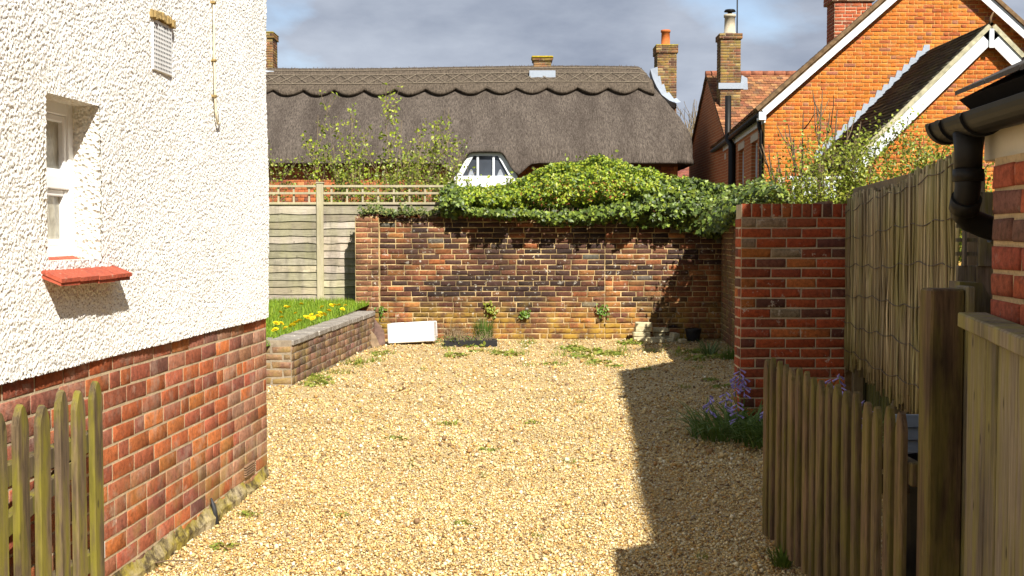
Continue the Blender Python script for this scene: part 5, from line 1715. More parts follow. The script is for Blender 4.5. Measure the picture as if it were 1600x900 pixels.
# distant red roof in the gap between the cottages
fh = empty('distant_house', (0, 0, 0))
tag(fh, 'distant red tiled roof in the gap beside the thatched cottage', 'house')
fx0, fx1 = at(1050, 250, 44).x, at(1135, 250, 44).x
fz1 = at(1090, 236, 47).z; fz0 = at(1090, 292, 44).z
MB().box((fx0, 44.3, -0.05), (fx1, 49.7, fz0)).build('wall', M_osid, fh)
M_tilep = brick_mat('tile_pink', True, 0.1, soot=0.1)
tiled(fh, (fx0 - 0.2, 44, fz0), (fx1 + 0.2, 44, fz0), (fx0 - 0.2, 47, fz1), (fx1 + 0.2, 47, fz1), 24, 18, M_tilep, pal([(4, (0.25, 0.085, 0.055)), (3, (0.20, 0.07, 0.05))], 0.2), seed=13)
MB().add([(fx0 - 0.2, 50, fz0), (fx1 + 0.2, 50, fz0), (fx1 + 0.2, 47, fz1), (fx0 - 0.2, 47, fz1)], [(0, 1, 2, 3)]).build('rear_slope', M_ctile, fh)


# ================================================================== PLANTS
def grow(mb, p, d, length, rad, depth, r, spread=0.6, out=None, up=0.15, kids=3, minr=0.003):
    """recursive twig growth; collects tip points in out"""
    pts = [p]; q = p.copy(); dd = d.normalized()
    for _ in range(4):
        dd = (dd + Vector((r.uniform(-1, 1), r.uniform(-1, 1), r.uniform(-0.5, 1))) * 0.16 + Vector((0, 0, up * 0.2))).normalized()
        q = q + dd * length / 4
        pts.append(q.copy())
    rs = [max(minr, rad * (1 - 0.45 * k / 4)) for k in range(5)]
    mb.tube(pts, rs, 5 if rad > 0.012 else 4, caps=False)
    if out is not None and depth <= 1:
        out += [x.copy() for x in pts[1:]]
    if depth > 0:
        for k in range(kids):
            b_ = pts[r.choice((2, 3, 4, 4))]
            nd = (dd + Vector((r.gauss(0, 1), r.gauss(0, 1), r.gauss(0.1, 0.7))) * spread).normalized()
            grow(mb, b_, nd, length * r.uniform(0.55, 0.8), rad * 0.58, depth - 1, r, spread, out, up, kids, minr)


# distant bare tree
r = random.Random(21)
bt_ = empty('bare_tree', (at(1105, 230, 62).x, 62, 0))
tag(bt_, 'distant bare tree seen between the cottage and the orange house', 'tree')
m = MB()
m.tube([(0, 0, -0.1), (0.05, 0, 2.0), (-0.05, 0, 3.6)], [0.22, 0.18, 0.14], 8)
m.build('trunk', M_bark, bt_)
m = MB()
for k in range(9):
    grow(m, Vector((-0.04, 0, 2.6 + 0.12 * k)), Vector((r.uniform(-1, 1), r.uniform(-1, 1), r.uniform(0.5, 1.2))), 2.3, 0.07, 3, r, 0.5, None, 0.2, 4, 0.012)
m.build('crown', M_twig, bt_)


def interp(tab, x):
    return float(np.interp(x, [a for a, _ in tab], [b for _, b in tab]))


TOP = [(690, 300), (720, 292), (760, 294), (800, 288), (830, 270), (860, 258), (900, 252), (930, 247), (965, 254), (1000, 262), (1040, 276), (1080, 280), (1110, 288), (1150, 292), (1190, 300)]
BOT = [(690, 338), (760, 338), (830, 342), (865, 352), (920, 352), (960, 347), (1000, 352), (1050, 354), (1090, 364), (1127, 374), (1150, 352), (1190, 322)]


def hedge_leaves(nl, x0, x1, topt, bott, mode, yfront=16.42):
    P, N = [], []
    r = random.Random(int(x0) + nl)
    while len(P) < nl:
        x = r.uniform(x0, x1)
        yt = interp(topt, x) + 1 + 5 * mnoise.noise((x * 0.035, 1.7, 0)) + 4 * mnoise.noise((x * 0.11, 4.7, 0)); yb = interp(bott, x) + 7 * mnoise.noise((x * 0.05, 9.1, 0)) + 4 * mnoise.noise((x * 0.17, 2.1, 0))
        if r.random() < 0.72:                          # front face
            v_ = r.random()
            y = yt + (yb - yt) * v_
            bulge = 0.30 * math.sin(math.pi * min(1, v_ * 1.15)) ** 0.7 + 0.22 * mnoise.noise((x * 0.045, y * 0.05, 3)) + 0.14 * mnoise.noise((x * 0.13, y * 0.14, 6))
            Y = yfront - bulge + min(0.5, r.expovariate(7)) + 0.35 * (1 - v_) ** 2
            P.append(at(x, y, Y)); N.append((0.1 * math.sin(x), -0.9, 0.55 - 0.25 * v_))
        else:                                          # top and back
            Y = yfront + r.uniform(0.1, 0.95)
            p = at(x, yt + r.uniform(-3, 10), Y)
            P.append(p); N.append((0, -0.3, 0.9))
    return np.array(P), np.array(N)


# bright hedge
hedge = empty('privet_hedge', (0.9, 16.85, 0))
tag(hedge, 'bright yellow-green leafy hedge showing over the old back wall', 'hedge')


def child_mesh(name, parent, V, Fc, mat, C, smooth=False):
    """mesh given in world coordinates, parented to an unrotated empty"""
    L0 = np.array(parent.location)
    o = link(name, np_mesh(name, np.asarray(V) - L0, Fc, mat, C, smooth), parent)
    return o


HBOT = [(700, 330), (760, 330), (850, 332), (950, 330), (1040, 325), (1100, 330)]
P, N = hedge_leaves(17000, 712, 1075, TOP, HBOT, 0, 16.50)
cl = pick([(0.28, 0.38, 0.02), (0.19, 0.29, 0.02), (0.36, 0.43, 0.03), (0.08, 0.14, 0.012), (0.42, 0.46, 0.045), (0.06, 0.11, 0.012)], len(P), 0.25)
V, Fc, C = leaf_cloud(P, N, nrg.uniform(0.032, 0.062, len(P)), LEAF_OVAL, cl, 0.3, 0.65)
child_mesh('foliage', hedge, V, Fc, M_leaf, C)
m = MB(); r = random.Random(31)
tips = []
for k in range(46):
    x = at(r.uniform(725, 1070), 300, 16.9)
    p0 = Vector((x.x, 16.85 + r.uniform(-0.15, 0.2), 0.3))
    tz = at(800, interp(TOP, 800 + x.x / 16.9 * F), 16.9).z
    p1 = Vector((p0.x + r.uniform(-0.15, 0.15), p0.y + r.uniform(-0.2, 0.2), tz + r.uniform(-0.15, 0.18)))
    m.tube([p0, p0.lerp(p1, 0.5) + Vector((r.uniform(-0.06, 0.06), 0, 0)), p1], [0.013, 0.008, 0.003], 4, False)
    if p1.z > tz - 0.02: tips += [p0.lerp(p1, t) for t in np.linspace(0.86, 1.0, 7)]
o = m.build('stems', M_bark, hedge); o.location = -hedge.location
Pt = np.array([tuple(t) for t in tips]) + nrg.normal(0, 0.018, (len(tips), 3))
V, Fc, C = leaf_cloud(Pt, np.tile((0, -0.4, 0.6), (len(Pt), 1)), nrg.uniform(0.04, 0.07, len(Pt)), LEAF_OVAL, pick([(0.34, 0.38, 0.05), (0.28, 0.36, 0.04)], len(Pt)), 0.3, 0.8)
child_mesh('shoots', hedge, V, Fc, M_leaf, C)

# ivy along and over the wall
ivy = empty('ivy', (1.5, 16.5, 0))
tag(ivy, 'dark glossy ivy tumbling over the top of the old brick wall', 'ivy')
ITOP = [(690, 296), (705, 288), (722, 300), (735, 322), (830, 325), (880, 322), (940, 318), (985, 305), (1010, 285), (1040, 280), (1080, 283), (1110, 290), (1150, 294), (1190, 302)]
parts = []
icol = [(0.045, 0.08, 0.014), (0.07, 0.115, 0.018), (0.03, 0.055, 0.013), (0.12, 0.18, 0.022), (0.20, 0.26, 0.03)]
for (nl, x0, x1, yf) in ((1300, 690, 728, 16.40), (3600, 730, 1000, 16.34), (5600, 985, 1150, 16.32)):
    P, N = hedge_leaves(nl, x0, x1, ITOP, BOT, 1, yf)
    parts.append(leaf_cloud(P, N, nrg.uniform(0.038, 0.075, nl), LEAF_IVY, pick(icol, nl, 0.3), 0.2, 0.5))
# over the side wall
P, N = [], []
r = random.Random(8)
while len(P) < 3800:
    y = r.uniform(12.9, 16.5)
    xw = XB1 - SL * (YB - y)
    t = (y - 12.9) / 3.6
    a = r.uniform(-1, 1)
    hang = 0.55 * t * max(0, mnoise.noise((y * 1.8, 3, 3)) * 0.8 + 0.55)
    if r.random() < 0.45:
        P.append((xw - 0.08 - r.expovariate(12), y, HB - hang * r.random() + 0.06)); N.append((-0.8, -0.5, 0.4))
    else:
        P.append((xw + 0.1 + 0.3 * a, y, HB + 0.05 + (0.30 + 0.12 * mnoise.noise((y * 2.5, 1, 1))) * math.sqrt(max(0, 1 - a * a)) * r.uniform(0.6, 1.05))); N.append((a * 0.5 - 0.2, -0.5, 0.8))
parts.append(leaf_cloud(np.array(P), np.array(N), nrg.uniform(0.04, 0.072, len(P)), LEAF_IVY, pick(icol + [(0.16, 0.19, 0.05)], len(P), 0.3), 0.2, 0.5))
# thin creeping growth on the left coping
P, N = [], []
while len(P) < 1100:
    x = r.uniform(560, 740); p = at(x, 300, 16.5)
    k = 0.5 + 0.5 * mnoise.noise((x * 0.05, 0, 0))
    P.append((p.x, r.uniform(16.36, 16.75), HB + 0.05 + abs(r.gauss(0, 0.05)) * (0.5 + k) + (0.10 * max(0, mnoise.noise((x * 0.03, 7, 0)))))); N.append((0, -0.5, 0.8))
parts.append(leaf_cloud(np.array(P), np.array(N), nrg.uniform(0.03, 0.06, len(P)), LEAF_IVY, pick([(0.13, 0.16, 0.04), (0.09, 0.13, 0.03), (0.20, 0.20, 0.06), (0.05, 0.08, 0.02)], len(P)), 0.2, 0.6))
V, Fc, C = None, None, None
Vs, Fs, Cs, b = [], [], [], 0
V, Fc, C = merge(parts)
child_mesh('foliage', ivy, V, Fc, M_ivy, C)
m = MB(); r = random.Random(61)
for k in range(60):
    x = r.uniform(700, 1145); p = at(x, 320, 16.36)
    p1 = Vector((p.x + r.uniform(-0.3, 0.3), 16.44, at(x, interp(BOT, x) + r.uniform(-12, 6), 16.4).z))
    m.tube([Vector((p.x, 16.46, HB + 0.15)), (Vector((p.x, 16.36, HB + 0.02)) + p1) / 2 + Vector((r.uniform(-0.1, 0.1), -0.03, 0)), p1], [0.007, 0.005, 0.003], 4, False)
o = m.build('vines', M_bark, ivy); o.location = -ivy.location


def shrub(name, label, stems, leafcols, size, per, mat=None, outline=LEAF_OVAL, seed=1, cat='shrub', jitter=0.05, twig=M_twig, base=None, keepfrac=1.0, kids=3, depth=2, spread=0.5, tw=1.0):
    """stems: list of (foot, tip, radius)"""
    r = random.Random(seed)
    e = empty(name, base if base is not None else stems[0][0])
    tag(e, label, cat)
    m = MB(); tips = []
    for foot, tip, rad in stems:
        foot = Vector(foot); tip = Vector(tip)
        mid = foot.lerp(tip, 0.5) + Vector((r.uniform(-0.08, 0.08), r.uniform(-0.08, 0.08), 0))
        q = [foot, foot.lerp(mid, 0.5), mid, mid.lerp(tip, 0.5), tip]
        m.tube(q, [rad, rad * 0.9, rad * 0.7, rad * 0.5, rad * 0.3], 5, False)
        L = (tip - foot).length
        tips += [mid.lerp(tip, t) for t in np.linspace(0.3, 1, 8)]
        for k in range(kids + 2):
            b_ = foot.lerp(tip, r.uniform(0.35, 0.95))
            d = ((tip - foot).normalized() + Vector((r.gauss(0, 1), r.gauss(0, 1), r.gauss(0.2, 0.5))) * spread).normalized()
            grow(m, b_, d, tw * L * r.uniform(0.14, 0.3), rad * 0.4, depth - 1, r, spread, tips, 0.3, kids)
    L0 = e.location
    o = m.build('stems', twig, e); o.location = -L0
    if per > 0:
        T = np.array([tuple(t) for t in tips])
        T = T[nrg.random(len(T)) < keepfrac]
        P = np.repeat(T, per, 0) + nrg.normal(0, jitter, (len(T) * per, 3))
        V, Fc, C = leaf_cloud(P, np.tile((0, -0.3, 0.6), (len(P), 1)), nrg.uniform(size * 0.6, size * 1.25, len(P)), outline, pick(leafcols, len(P), 0.25), 0.25, 0.8)
        child_mesh('foliage', e, V, Fc, mat or M_leaf, C)
    return e


# airy shrub behind the lap fence
r = random.Random(15)
tg = [(497, 170), (490, 235), (520, 215), (550, 170), (572, 205), (602, 178), (588, 240), (628, 178), (640, 225), (655, 195), (684, 178), (700, 205), (690, 240), (610, 225), (560, 245), (535, 250), (660, 255), (715, 250), (625, 255), (705, 262), (640, 262), (575, 262), (505, 250)]
stems = []
for (u, v) in tg:
    tip = at(u, v + 10, 18.3 + r.uniform(-0.35, 0.5))
    foot = Vector((tip.x * 0.8 - 0.38 + r.uniform(-0.2, 0.2), 18.3 + r.uniform(-0.2, 0.3), 0.5))
    stems.append((foot, tip, 0.011))
shrub('leafy_shrub', 'airy shrub with fresh lime leaves rising behind the trellis fence', stems, [(0.36, 0.42, 0.03), (0.28, 0.36, 0.025), (0.42, 0.46, 0.05), (0.20, 0.28, 0.02)], 0.058, 3, seed=3, base=(-2.2, 18.3, 0.3), kids=3, depth=2, jitter=0.03, keepfrac=0.5, spread=0.42, tw=0.6)
# lower mass between fence top and shrub
stems = []
for k in range(26):
    u = r.uniform(500, 715) if k > 1 else r.uniform(415, 440)
    tip = at(u, r.uniform(262, 292), 17.8 + r.uniform(-0.3, 0.5))
    stems.append((Vector((tip.x + r.uniform(-0.1, 0.1), 17.9, 0.5)), tip, 0.008))
shrub('hedge_plant', 'low lime green bushy growth just behind the trellis', stems, [(0.26, 0.32, 0.03), (0.20, 0.27, 0.025), (0.34, 0.34, 0.06), (0.16, 0.20, 0.03)], 0.05, 3, seed=5, base=(-2.0, 17.9, 0.3), kids=3, depth=2, jitter=0.05, keepfrac=0.8)

# feathery shrub behind the reed screen
r = random.Random(25)
tg = [(1215, 275), (1235, 262), (1262, 240), (1285, 222), (1310, 225), (1335, 212), (1360, 220), (1385, 214), (1410, 225), (1440, 228), (1465, 232), (1490, 245), (1510, 255), (1300, 255), (1340, 250), (1380, 250), (1420, 255), (1270, 280), (1310, 290), (1350, 280), (1450, 262), (1535, 300), (1530, 340), (1540, 270)]
stems = []
for (u, v) in tg:
    Yq = 13.6 + r.uniform(-0.6, 0.8)
    tip = at(u, v + 34, Yq)
    stems.append((Vector((tip.x * 0.9 + 0.38, Yq + r.uniform(-0.3, 0.3), 0.6)), tip, 0.014))
shrub('feathery_shrub', 'feathery yellow-green shrub spilling above the reed screen', stems, [(0.29, 0.33, 0.03), (0.22, 0.27, 0.025), (0.36, 0.38, 0.05), (0.15, 0.20, 0.02)], 0.042, 7, outline=LEAF_OVAL, seed=13, base=(3.9, 13.6, 0), kids=4, depth=2, jitter=0.10, twig=M_bark, spread=0.7)
# bare pruned branches in front of the orange gable
tg = [(1283, 162), (1297, 175), (1308, 172), (1255, 178), (1232, 195), (1276, 165), (1325, 190), (1240, 215), (1200, 240), (1214, 238), (1190, 225), (1345, 190)]
stems = []
for (u, v) in tg:
    Yq = 14.6 + r.uniform(-0.4, 0.4)
    tip = at(u, v, Yq)
    f_ = at(1275 + (u - 1275) * 0.35, 300, Yq)
    stems.append((Vector((f_.x, Yq, 1.2)), tip, 0.022))
shrub('bare_shrub', 'bare pruned brown branches standing before the orange gable', stems, [(0.2, 0.2, 0.03)], 0.03, 0, seed=17, base=(3.9, 14.6, 0), kids=1, depth=1, twig=M_bark, spread=0.5)
# cream posts and white glazed frame glimpsed through the shrubs
gf = empty('glazed_frame', (at(1216, 300, 15.4).x, 15.4, 0))
tag(gf, 'white glazed garden frame glimpsed through shrubs above the red wall', 'greenhouse')
zf_ = at(1216, 280, 15.4).z
for dx, w in ((0.0, 0.09), (0.19, 0.05), (0.46, 0.05), (0.72, 0.05)):
    MB().box((dx, 0, 0), (dx + w, 0.06, zf_ + (0.03 if dx == 0 else 0)), 0.005).build('post', M_cream if dx == 0 else M_wpaint, gf)
MB().box((0.12, -0.01, zf_ + 0.001), (0.9, 0.05, zf_ + 0.04), 0.004).build('rail', M_wpaint, gf)
for a, b_ in ((0.24, 0.46), (0.51, 0.72)):
    MB().box((a, 0.02, 1.2), (b_, 0.03, zf_)).build('pane', plain('hazy_glass', (0.45, 0.48, 0.48), 0.15, 0.5, 0.3, 8), gf)

# ------------------------------------------------------------------ bluebells
M_bell = plain('bluebell', (0.34, 0.28, 0.62), 0.6, 0.3, 0.25, 60)


def bluebell(loc, nleaf, rad, flowers, label, seed, group=None, ln=(0.22, 0.42)):
    e = empty('bluebell', loc)
    tag(e, label, 'flower', group)
    a = nrg.uniform(0, 2 * math.pi, nleaf); q = rad * np.sqrt(nrg.random(nleaf))
    P = np.stack([np.cos(a) * q, np.sin(a) * q * 0.7, np.zeros(nleaf)], 1)
    V, Fc, C = blades(P, nrg.uniform(ln[0], ln[1], nleaf), nrg.uniform(0.014, 0.022, nleaf), nrg.uniform(0.45, 1.15, nleaf), pick([(0.14, 0.23, 0.05), (0.20, 0.29, 0.08), (0.10, 0.18, 0.03)], nleaf), 6, 0.75, a + nrg.normal(0, 0.7, nleaf))
    link('leaves', np_mesh('leaves', V, Fc, M_grass, C, True), e)
    r = random.Random(seed)
    for (dx, dy, h) in flowers:
        st = MB().tube([(dx * 0.5, dy * 0.5, 0.0), (dx * 0.9, dy * 0.9, h * 0.6), (dx, dy, h)], [0.004, 0.0035, 0.0025], 5).build('stalk', M_stem, e)
        m = MB()
        for k in range(10):
            z = h - 0.13 * (k / 9.0) + 0.015
            a2 = r.random() * 6.28
            L = 0.022 + 0.012 * (k / 12)
            p0 = Vector((dx, dy, z)); d = Vector((math.cos(a2), math.sin(a2), -0.5)).normalized()
            m.tube([p0, p0 + d * L, p0 + d * (L + 0.014), p0 + d * (L + 0.026) + Vector((0, 0, -0.004))], [0.0015, 0.0052, 0.006, 0.009], 6, False)
        m.build('bells', M_bell, st)
    return e


b0 = gnd(1150, 690)
bluebell((b0.x, b0.y + 0.15, 0), 260, 0.30, [(-0.16, 0.02, 0.29), (-0.05, -0.02, 0.32), (0.0, -0.18, 0.27)], 'large bluebell clump spilling onto the gravel beside the open gate', 1)
bluebell((b0.x + 0.22, b0.y - 0.20, 0), 150, 0.2, [(-0.02, 0.2, 0.30)], 'bluebell leaves against the open brown gate', 2)
bluebell((b0.x + 0.14, b0.y + 0.50, 0), 110, 0.16, [(-0.06, -0.05, 0.40), (-0.02, 0.0, 0.44), (0.01, -0.03, 0.39)], 'tall bluebell flowering at the foot of the red end wall', 3)
bluebell((2.18, 7.75, 0.1), 70, 0.12, [(0.0, 0.0, 0.42), (-0.05, 0.02, 0.38)], 'bluebell behind the gate at the red wall corner', 4)
bluebell((2.06, 6.9, 0.1), 60, 0.12, [(0.03, 0.0, 0.36)], 'small bluebell behind the gate below the reed screen', 5)

# ------------------------------------------------------------------ weeds in the gravel
weed_me = []
for k in range(6):
    nl = 26 + 8 * k
    a = nrg.uniform(0, 6.28, nl); q = 0.05 * np.sqrt(nrg.random(nl)) * (1 + 0.25 * k)
    P = np.stack([np.cos(a) * q, np.sin(a) * q, np.full(nl, -0.01)], 1)
    if k < 3:
        V, Fc, C = blades(P, nrg.uniform(0.03, 0.08, nl), np.full(nl, 0.006), nrg.uniform(0.2, 1.0, nl), pick([(0.24, 0.30, 0.04), (0.32, 0.34, 0.06), (0.17, 0.24, 0.03)], nl), 2)
    else:
        V, Fc, C = leaf_cloud(P + np.array([0, 0, 0.02]), np.tile((0, 0, 1.0), (nl, 1)), nrg.uniform(0.02, 0.045, nl), LEAF_OVAL, pick([(0.20, 0.28, 0.04), (0.28, 0.33, 0.05), (0.34, 0.33, 0.07)], nl), 0.2, 0.45)
    weed_me.append(np_mesh('weed', V, Fc, M_grass, C))
r = random.Random(33)
wpos = []
for k in range(52): wpos.append((r.uniform(690, 1120), r.uniform(534, 556) if k % 3 else r.uniform(545, 575)))
for k in range(20):
    t = r.random(); wpos.append((470 + t * 130 + r.uniform(0, 26), 598 - t * 56 + r.uniform(-2, 6)))
wpos += [(620, 686), (763, 700), (720, 813), (640, 726), (757, 740), (833, 660), (840, 832), (1095, 868), (1195, 764), (1228, 885), (1222, 868), (1085, 650), (1128, 600), (1070, 602), (960, 570), (660, 575), (510, 590), (890, 716), (700, 657), (535, 805), (1010, 575), (1090, 575), (1110, 590), (560, 640), (905, 628), (390, 800), (350, 848), (1128, 560), (1105, 558)]
for (u, v) in wpos:
    p = gnd(u, v)
    if p.y > 16.35: p.y = 16.3
    o = link('weed', weed_me[r.randrange(6)], None, (p.x, p.y, float(gh(p.x, p.y)) + 0.004), (0, 0, r.random() * 6), tuple([r.uniform(0.6, 1.5) * (1.35 if p.y > 13 else 1.0 if p.y > 10 else 0.5)] * 3))
    if p.y > 12.5 and p.x > -1.3: lab, grp = 'small green weed in the gravel near the foot of the old back wall', 'weeds near the back wall'
    elif p.x < -1.0 and p.y > 7: lab, grp = 'small green weed at the foot of the low lawn wall', 'weeds along the low wall'
    elif p.x < -0.9: lab, grp = 'small green weed in the gravel near the white house', 'weeds near the house'
    elif p.x > 0.75: lab, grp = 'small green weed in the shaded gravel on the right', 'weeds in the shaded gravel'
    else: lab, grp = 'small green weed in the open sunlit gravel', 'weeds in the open gravel'
    tag(o, lab, 'weed', grp)
# leaf and twig litter
m = MB()
for k in range(260):
    y = r.uniform(4.9, 16.0); x = r.uniform(-1.4, 1.3) + SL * (y - 7)
    z = float(gh(x, y)) + 0.012
    if k % 3:
        a = r.random() * 6.28; L = r.uniform(0.008, 0.022)
        c_, s_ = math.cos(a), math.sin(a)
        m.add([(x - c_ * L, y - s_ * L, z), (x + s_ * L * 0.5, y - c_ * L * 0.5, z + 0.006), (x + c_ * L, y + s_ * L, z + 0.002), (x - s_ * L * 0.5, y + c_ * L * 0.5, z + 0.005)], [(0, 1, 2, 3)])
    else:
        a = r.random() * 6.28; L = r.uniform(0.02, 0.06)
        m.tube([(x, y, z), (x + math.cos(a) * L, y + math.sin(a) * L, z + 0.006)], 0.003, 4)
o = m.build('leaf_litter', plain('dead_leaf', (0.10, 0.055, 0.03), 0.9, 0.1, 0.4, 60))
tag(o, 'dark scraps of dead leaf and twig scattered on the gravel', 'litter', kind='stuff')
tw = MB().tube([gnd(228, 886) + Vector((0, 0, 0.012)), gnd(262, 883) + Vector((0, 0, 0.02)), gnd(305, 880) + Vector((0, 0, 0.012))], [0.004, 0.0035, 0.002], 5).build('twig', M_bark)
tag(tw, 'thin dry twig lying on gravel near the house base', 'twig')

# ------------------------------------------------------------------ plants rooted in the old wall
for k, (u, v, s, lab) in enumerate(((593, 484, 0.09, 'little fern growing from the wall above the leaning slabs'), (820, 491, 0.08, 'small green plant rooted low in the middle of the old wall'),
                                    (940, 486, 0.10, 'small weed rooted in the straight joint of the old wall'), (766, 482, 0.10, 'yellow-green weed growing from the wall above the grass clump'))):
    p = at(u, v, 16.47)
    nl = 60
    e = empty('wall_plant', p); tag(e, lab, 'plant')
    P = nrg.normal(0, s * 0.42, (nl, 3)); P[:, 1] = -np.abs(P[:, 1]) * 0.6
    V, Fc, C = leaf_cloud(P, np.tile((0, -1.0, 0.4), (nl, 1)), nrg.uniform(0.025, 0.055, nl), LEAF_OVAL, pick([(0.10, 0.20, 0.02), (0.16, 0.26, 0.03)] if k != 3 else [(0.30, 0.32, 0.04), (0.22, 0.27, 0.03)], nl), 0.25, 0.5)
    link('leaves', np_mesh('leaves', V, Fc, M_leaf, C), e)

# ------------------------------------------------------------------ things by the old wall
# white ceramic sink
k0 = at(606, 535, 15.7)
sk = empty('ceramic_sink', (k0.x, 15.72, 0.0), R(-4)); sk.rotation_euler = (R(-2), R(-3.2), R(-4))
tag(sk, 'white rectangular ceramic sink standing against the old wall', 'sink')
M_cer = plain('glazed_white', (0.72, 0.72, 0.71), 0.3, 0.5, 0.06, 6, 0.0, 0, 0.35)
SW, SD, SH = 0.63, 0.36, 0.27
m = MB()
m.box((0, 0, 0.005), (SW, 0.045, SH), 0.010); m.box((0, SD - 0.045, 0.005), (SW, SD, SH), 0.010)
m.box((0.002, 0.0452, 0.006), (0.045, SD - 0.0452, SH - 0.002), 0.006); m.box((SW - 0.045, 0.0452, 0.006), (SW - 0.002, SD - 0.0452, SH - 0.002), 0.006)
m.box((0.046, 0.046, 0.008), (SW - 0.046, SD - 0.046, 0.05))
m.build('basin', M_cer, sk)
MB().tube([(SW / 2, SD / 2, 0.049), (SW / 2, SD / 2, 0.056)], 0.04, 14).build('waste', M_lead, sk)
o = MB().box((0, 0, 0), (0.14, 0.10, 0.022), 0.006).build('broken_tile', plain('tan_tile', (0.42, 0.28, 0.14), 0.85, 0.2, 0.2, 30, 0.3), None, (k0.x + 0.22, 15.74, SH - 0.005), (R(-3), 0, R(10)))
tag(o, 'tan broken tile lying on the rim of the white sink', 'tile')
# leaning slabs
M_slab = plain('purple_slab', (0.13, 0.08, 0.062), 0.9, 0.2, 0.35, 18, 0.6)
p = at(594, 526, 15.6)
o = MB().prism([(-0.09, 0), (0.07, 0.0), (0.10, 0.18), (0.045, 0.30), (-0.02, 0.44), (-0.085, 0.42), (-0.10, 0.2)], 'y', 0, 0.045).build('stone_slab', M_slab, None, (p.x, 15.62, -0.01), (R(-12), R(-11), R(22)))
tag(o, 'taller broken purple slab leaning at the end of the low wall', 'slab')
p = at(589, 527, 15.4)
o = MB().prism([(-0.05, 0), (0.06, 0.0), (0.045, 0.14), (0.0, 0.24), (-0.045, 0.23)], 'y', 0, 0.035).build('stone_slab', plain('tan_slab', (0.20, 0.14, 0.085), 0.9, 0.2, 0.3, 18, 0.6), None, (p.x - 0.02, 15.42, -0.01), (R(-10), R(-14), R(25)))
tag(o, 'shorter tan slab propped against the taller purple slab', 'slab')
# black tray with dead plants
p = gnd(692, 541)
tr = empty('seed_tray', (p.x + 0.02, p.y - 0.1, 0.0), R(2))
tag(tr, 'low black plastic tray of dead plants before the old wall', 'tray')
M_bplas = plain('black_tray', (0.014, 0.014, 0.015), 0.45, 0.4, 0.3)
TW, TD = 0.70, 0.34
m = MB(); m.box((0, 0, 0), (TW, 0.02, 0.085), 0.004); m.box((0, TD - 0.02, 0), (TW, TD, 0.085), 0.004); m.box((0.001, 0.0205, 0), (0.02, TD - 0.0205, 0.083)); m.box((TW - 0.02, 0.0205, 0), (TW - 0.001, TD - 0.0205, 0.083))
m.build('tray_rim', M_bplas, tr)
MB().box((0.02, 0.021, 0.0), (TW - 0.02, TD - 0.021, 0.06)).build('soil', plain('soil', (0.03, 0.02, 0.013), 0.95, 0.1, 0.5, 50, 1.0), tr)
m = MB(); r = random.Random(44)
for k in range(90):
    x = r.uniform(0.02, TW - 0.04); y = r.uniform(0.02, TD - 0.03)
    h = r.uniform(0.05, 0.16)
    q0 = Vector((x, y, 0.05)); q1 = q0 + Vector((r.uniform(-0.1, 0.1), r.uniform(-0.08, 0.06), h)); q2 = q1 + Vector((r.uniform(-0.12, 0.12), r.uniform(-0.06, 0.06), r.uniform(-0.08, 0.05)))
    m.tube([q0, q1, q2], [0.003, 0.0025, 0.0015], 4, False)
o = m.build('dead_stems', plain('dead_stem', (0.24, 0.17, 0.10), 0.9, 0.1, 0.4, 40), tr); o['kind'] = 'stuff'
nl = 220
P = np.stack([nrg.uniform(-0.12, TW * 0.75, nl), nrg.uniform(-0.02, TD, nl), nrg.uniform(0.04, 0.13, nl)], 1)
V, Fc, C = leaf_cloud(P, np.tile((0, -0.4, 0.8), (nl, 1)), nrg.uniform(0.02, 0.045, nl), LEAF_OVAL, pick([(0.13, 0.17, 0.04), (0.20, 0.22, 0.06), (0.09, 0.12, 0.03)], nl), 0.25, 0.6)
link('leaves', np_mesh('leaves', V, Fc, M_leaf, C), tr)


def tuft(name, label, loc, nb_, rad, ln, lean, cols, w=0.006, cat='plant', segs=4, mat=M_grass):
    e = empty(name, loc); tag(e, label, cat)
    a = nrg.uniform(0, 6.28, nb_); q = rad * np.sqrt(nrg.random(nb_))
    P = np.stack([np.cos(a) * q, np.sin(a) * q * 0.7, np.zeros(nb_)], 1)
    V, Fc, C = blades(P, nrg.uniform(ln * 0.55, ln, nb_), np.full(nb_, w), nrg.uniform(lean * 0.2, lean, nb_), pick(cols, nb_), segs, 0.6, a)
    link('blades', np_mesh('blades', V, Fc, mat, C), e)
    return e


p = at(755, 530, 16.2)
tuft('grass_clump', 'upright dark green grassy clump behind the black tray', (p.x, 16.15, 0.0), 420, 0.13, 0.40, 0.35, [(0.06, 0.13, 0.02), (0.10, 0.19, 0.03), (0.14, 0.22, 0.04)])
p = at(712, 525, 16.1)
tuft('dead_plant', 'dry brown twiggy dead plant between sink and grass clump', (p.x, 16.1, 0.0), 240, 0.16, 0.38, 0.7, [(0.26, 0.18, 0.10), (0.34, 0.25, 0.15), (0.17, 0.11, 0.07)], 0.005)
p = gnd(1108, 556)
tuft('strap_plant', 'small strap leaved plant in shade at the foot of the corner', (p.x, p.y, 0.0), 60, 0.10, 0.30, 1.1, [(0.12, 0.20, 0.06), (0.18, 0.26, 0.10), (0.08, 0.15, 0.03)], 0.016)
p = gnd(1143, 562)
tuft('grass_clump', 'green grass clump at the foot of the shaded side wall', (p.x, p.y, 0.0), 160, 0.12, 0.24, 0.7, [(0.08, 0.16, 0.02), (0.12, 0.21, 0.03)], 0.008)
p = gnd(1230, 884)
tuft('grass_clump', 'green weed clump at the bottom of the open brown gate', (p.x - 0.02, p.y, 0.0), 90, 0.05, 0.13, 0.8, [(0.08, 0.15, 0.02), (0.13, 0.2, 0.03)], 0.008)

# stacked and scattered stones
M_stone = plain('lime_stone', (0.50, 0.44, 0.27), 0.92, 0.15, 0.25, 22, 0.6, 0, 0.35)


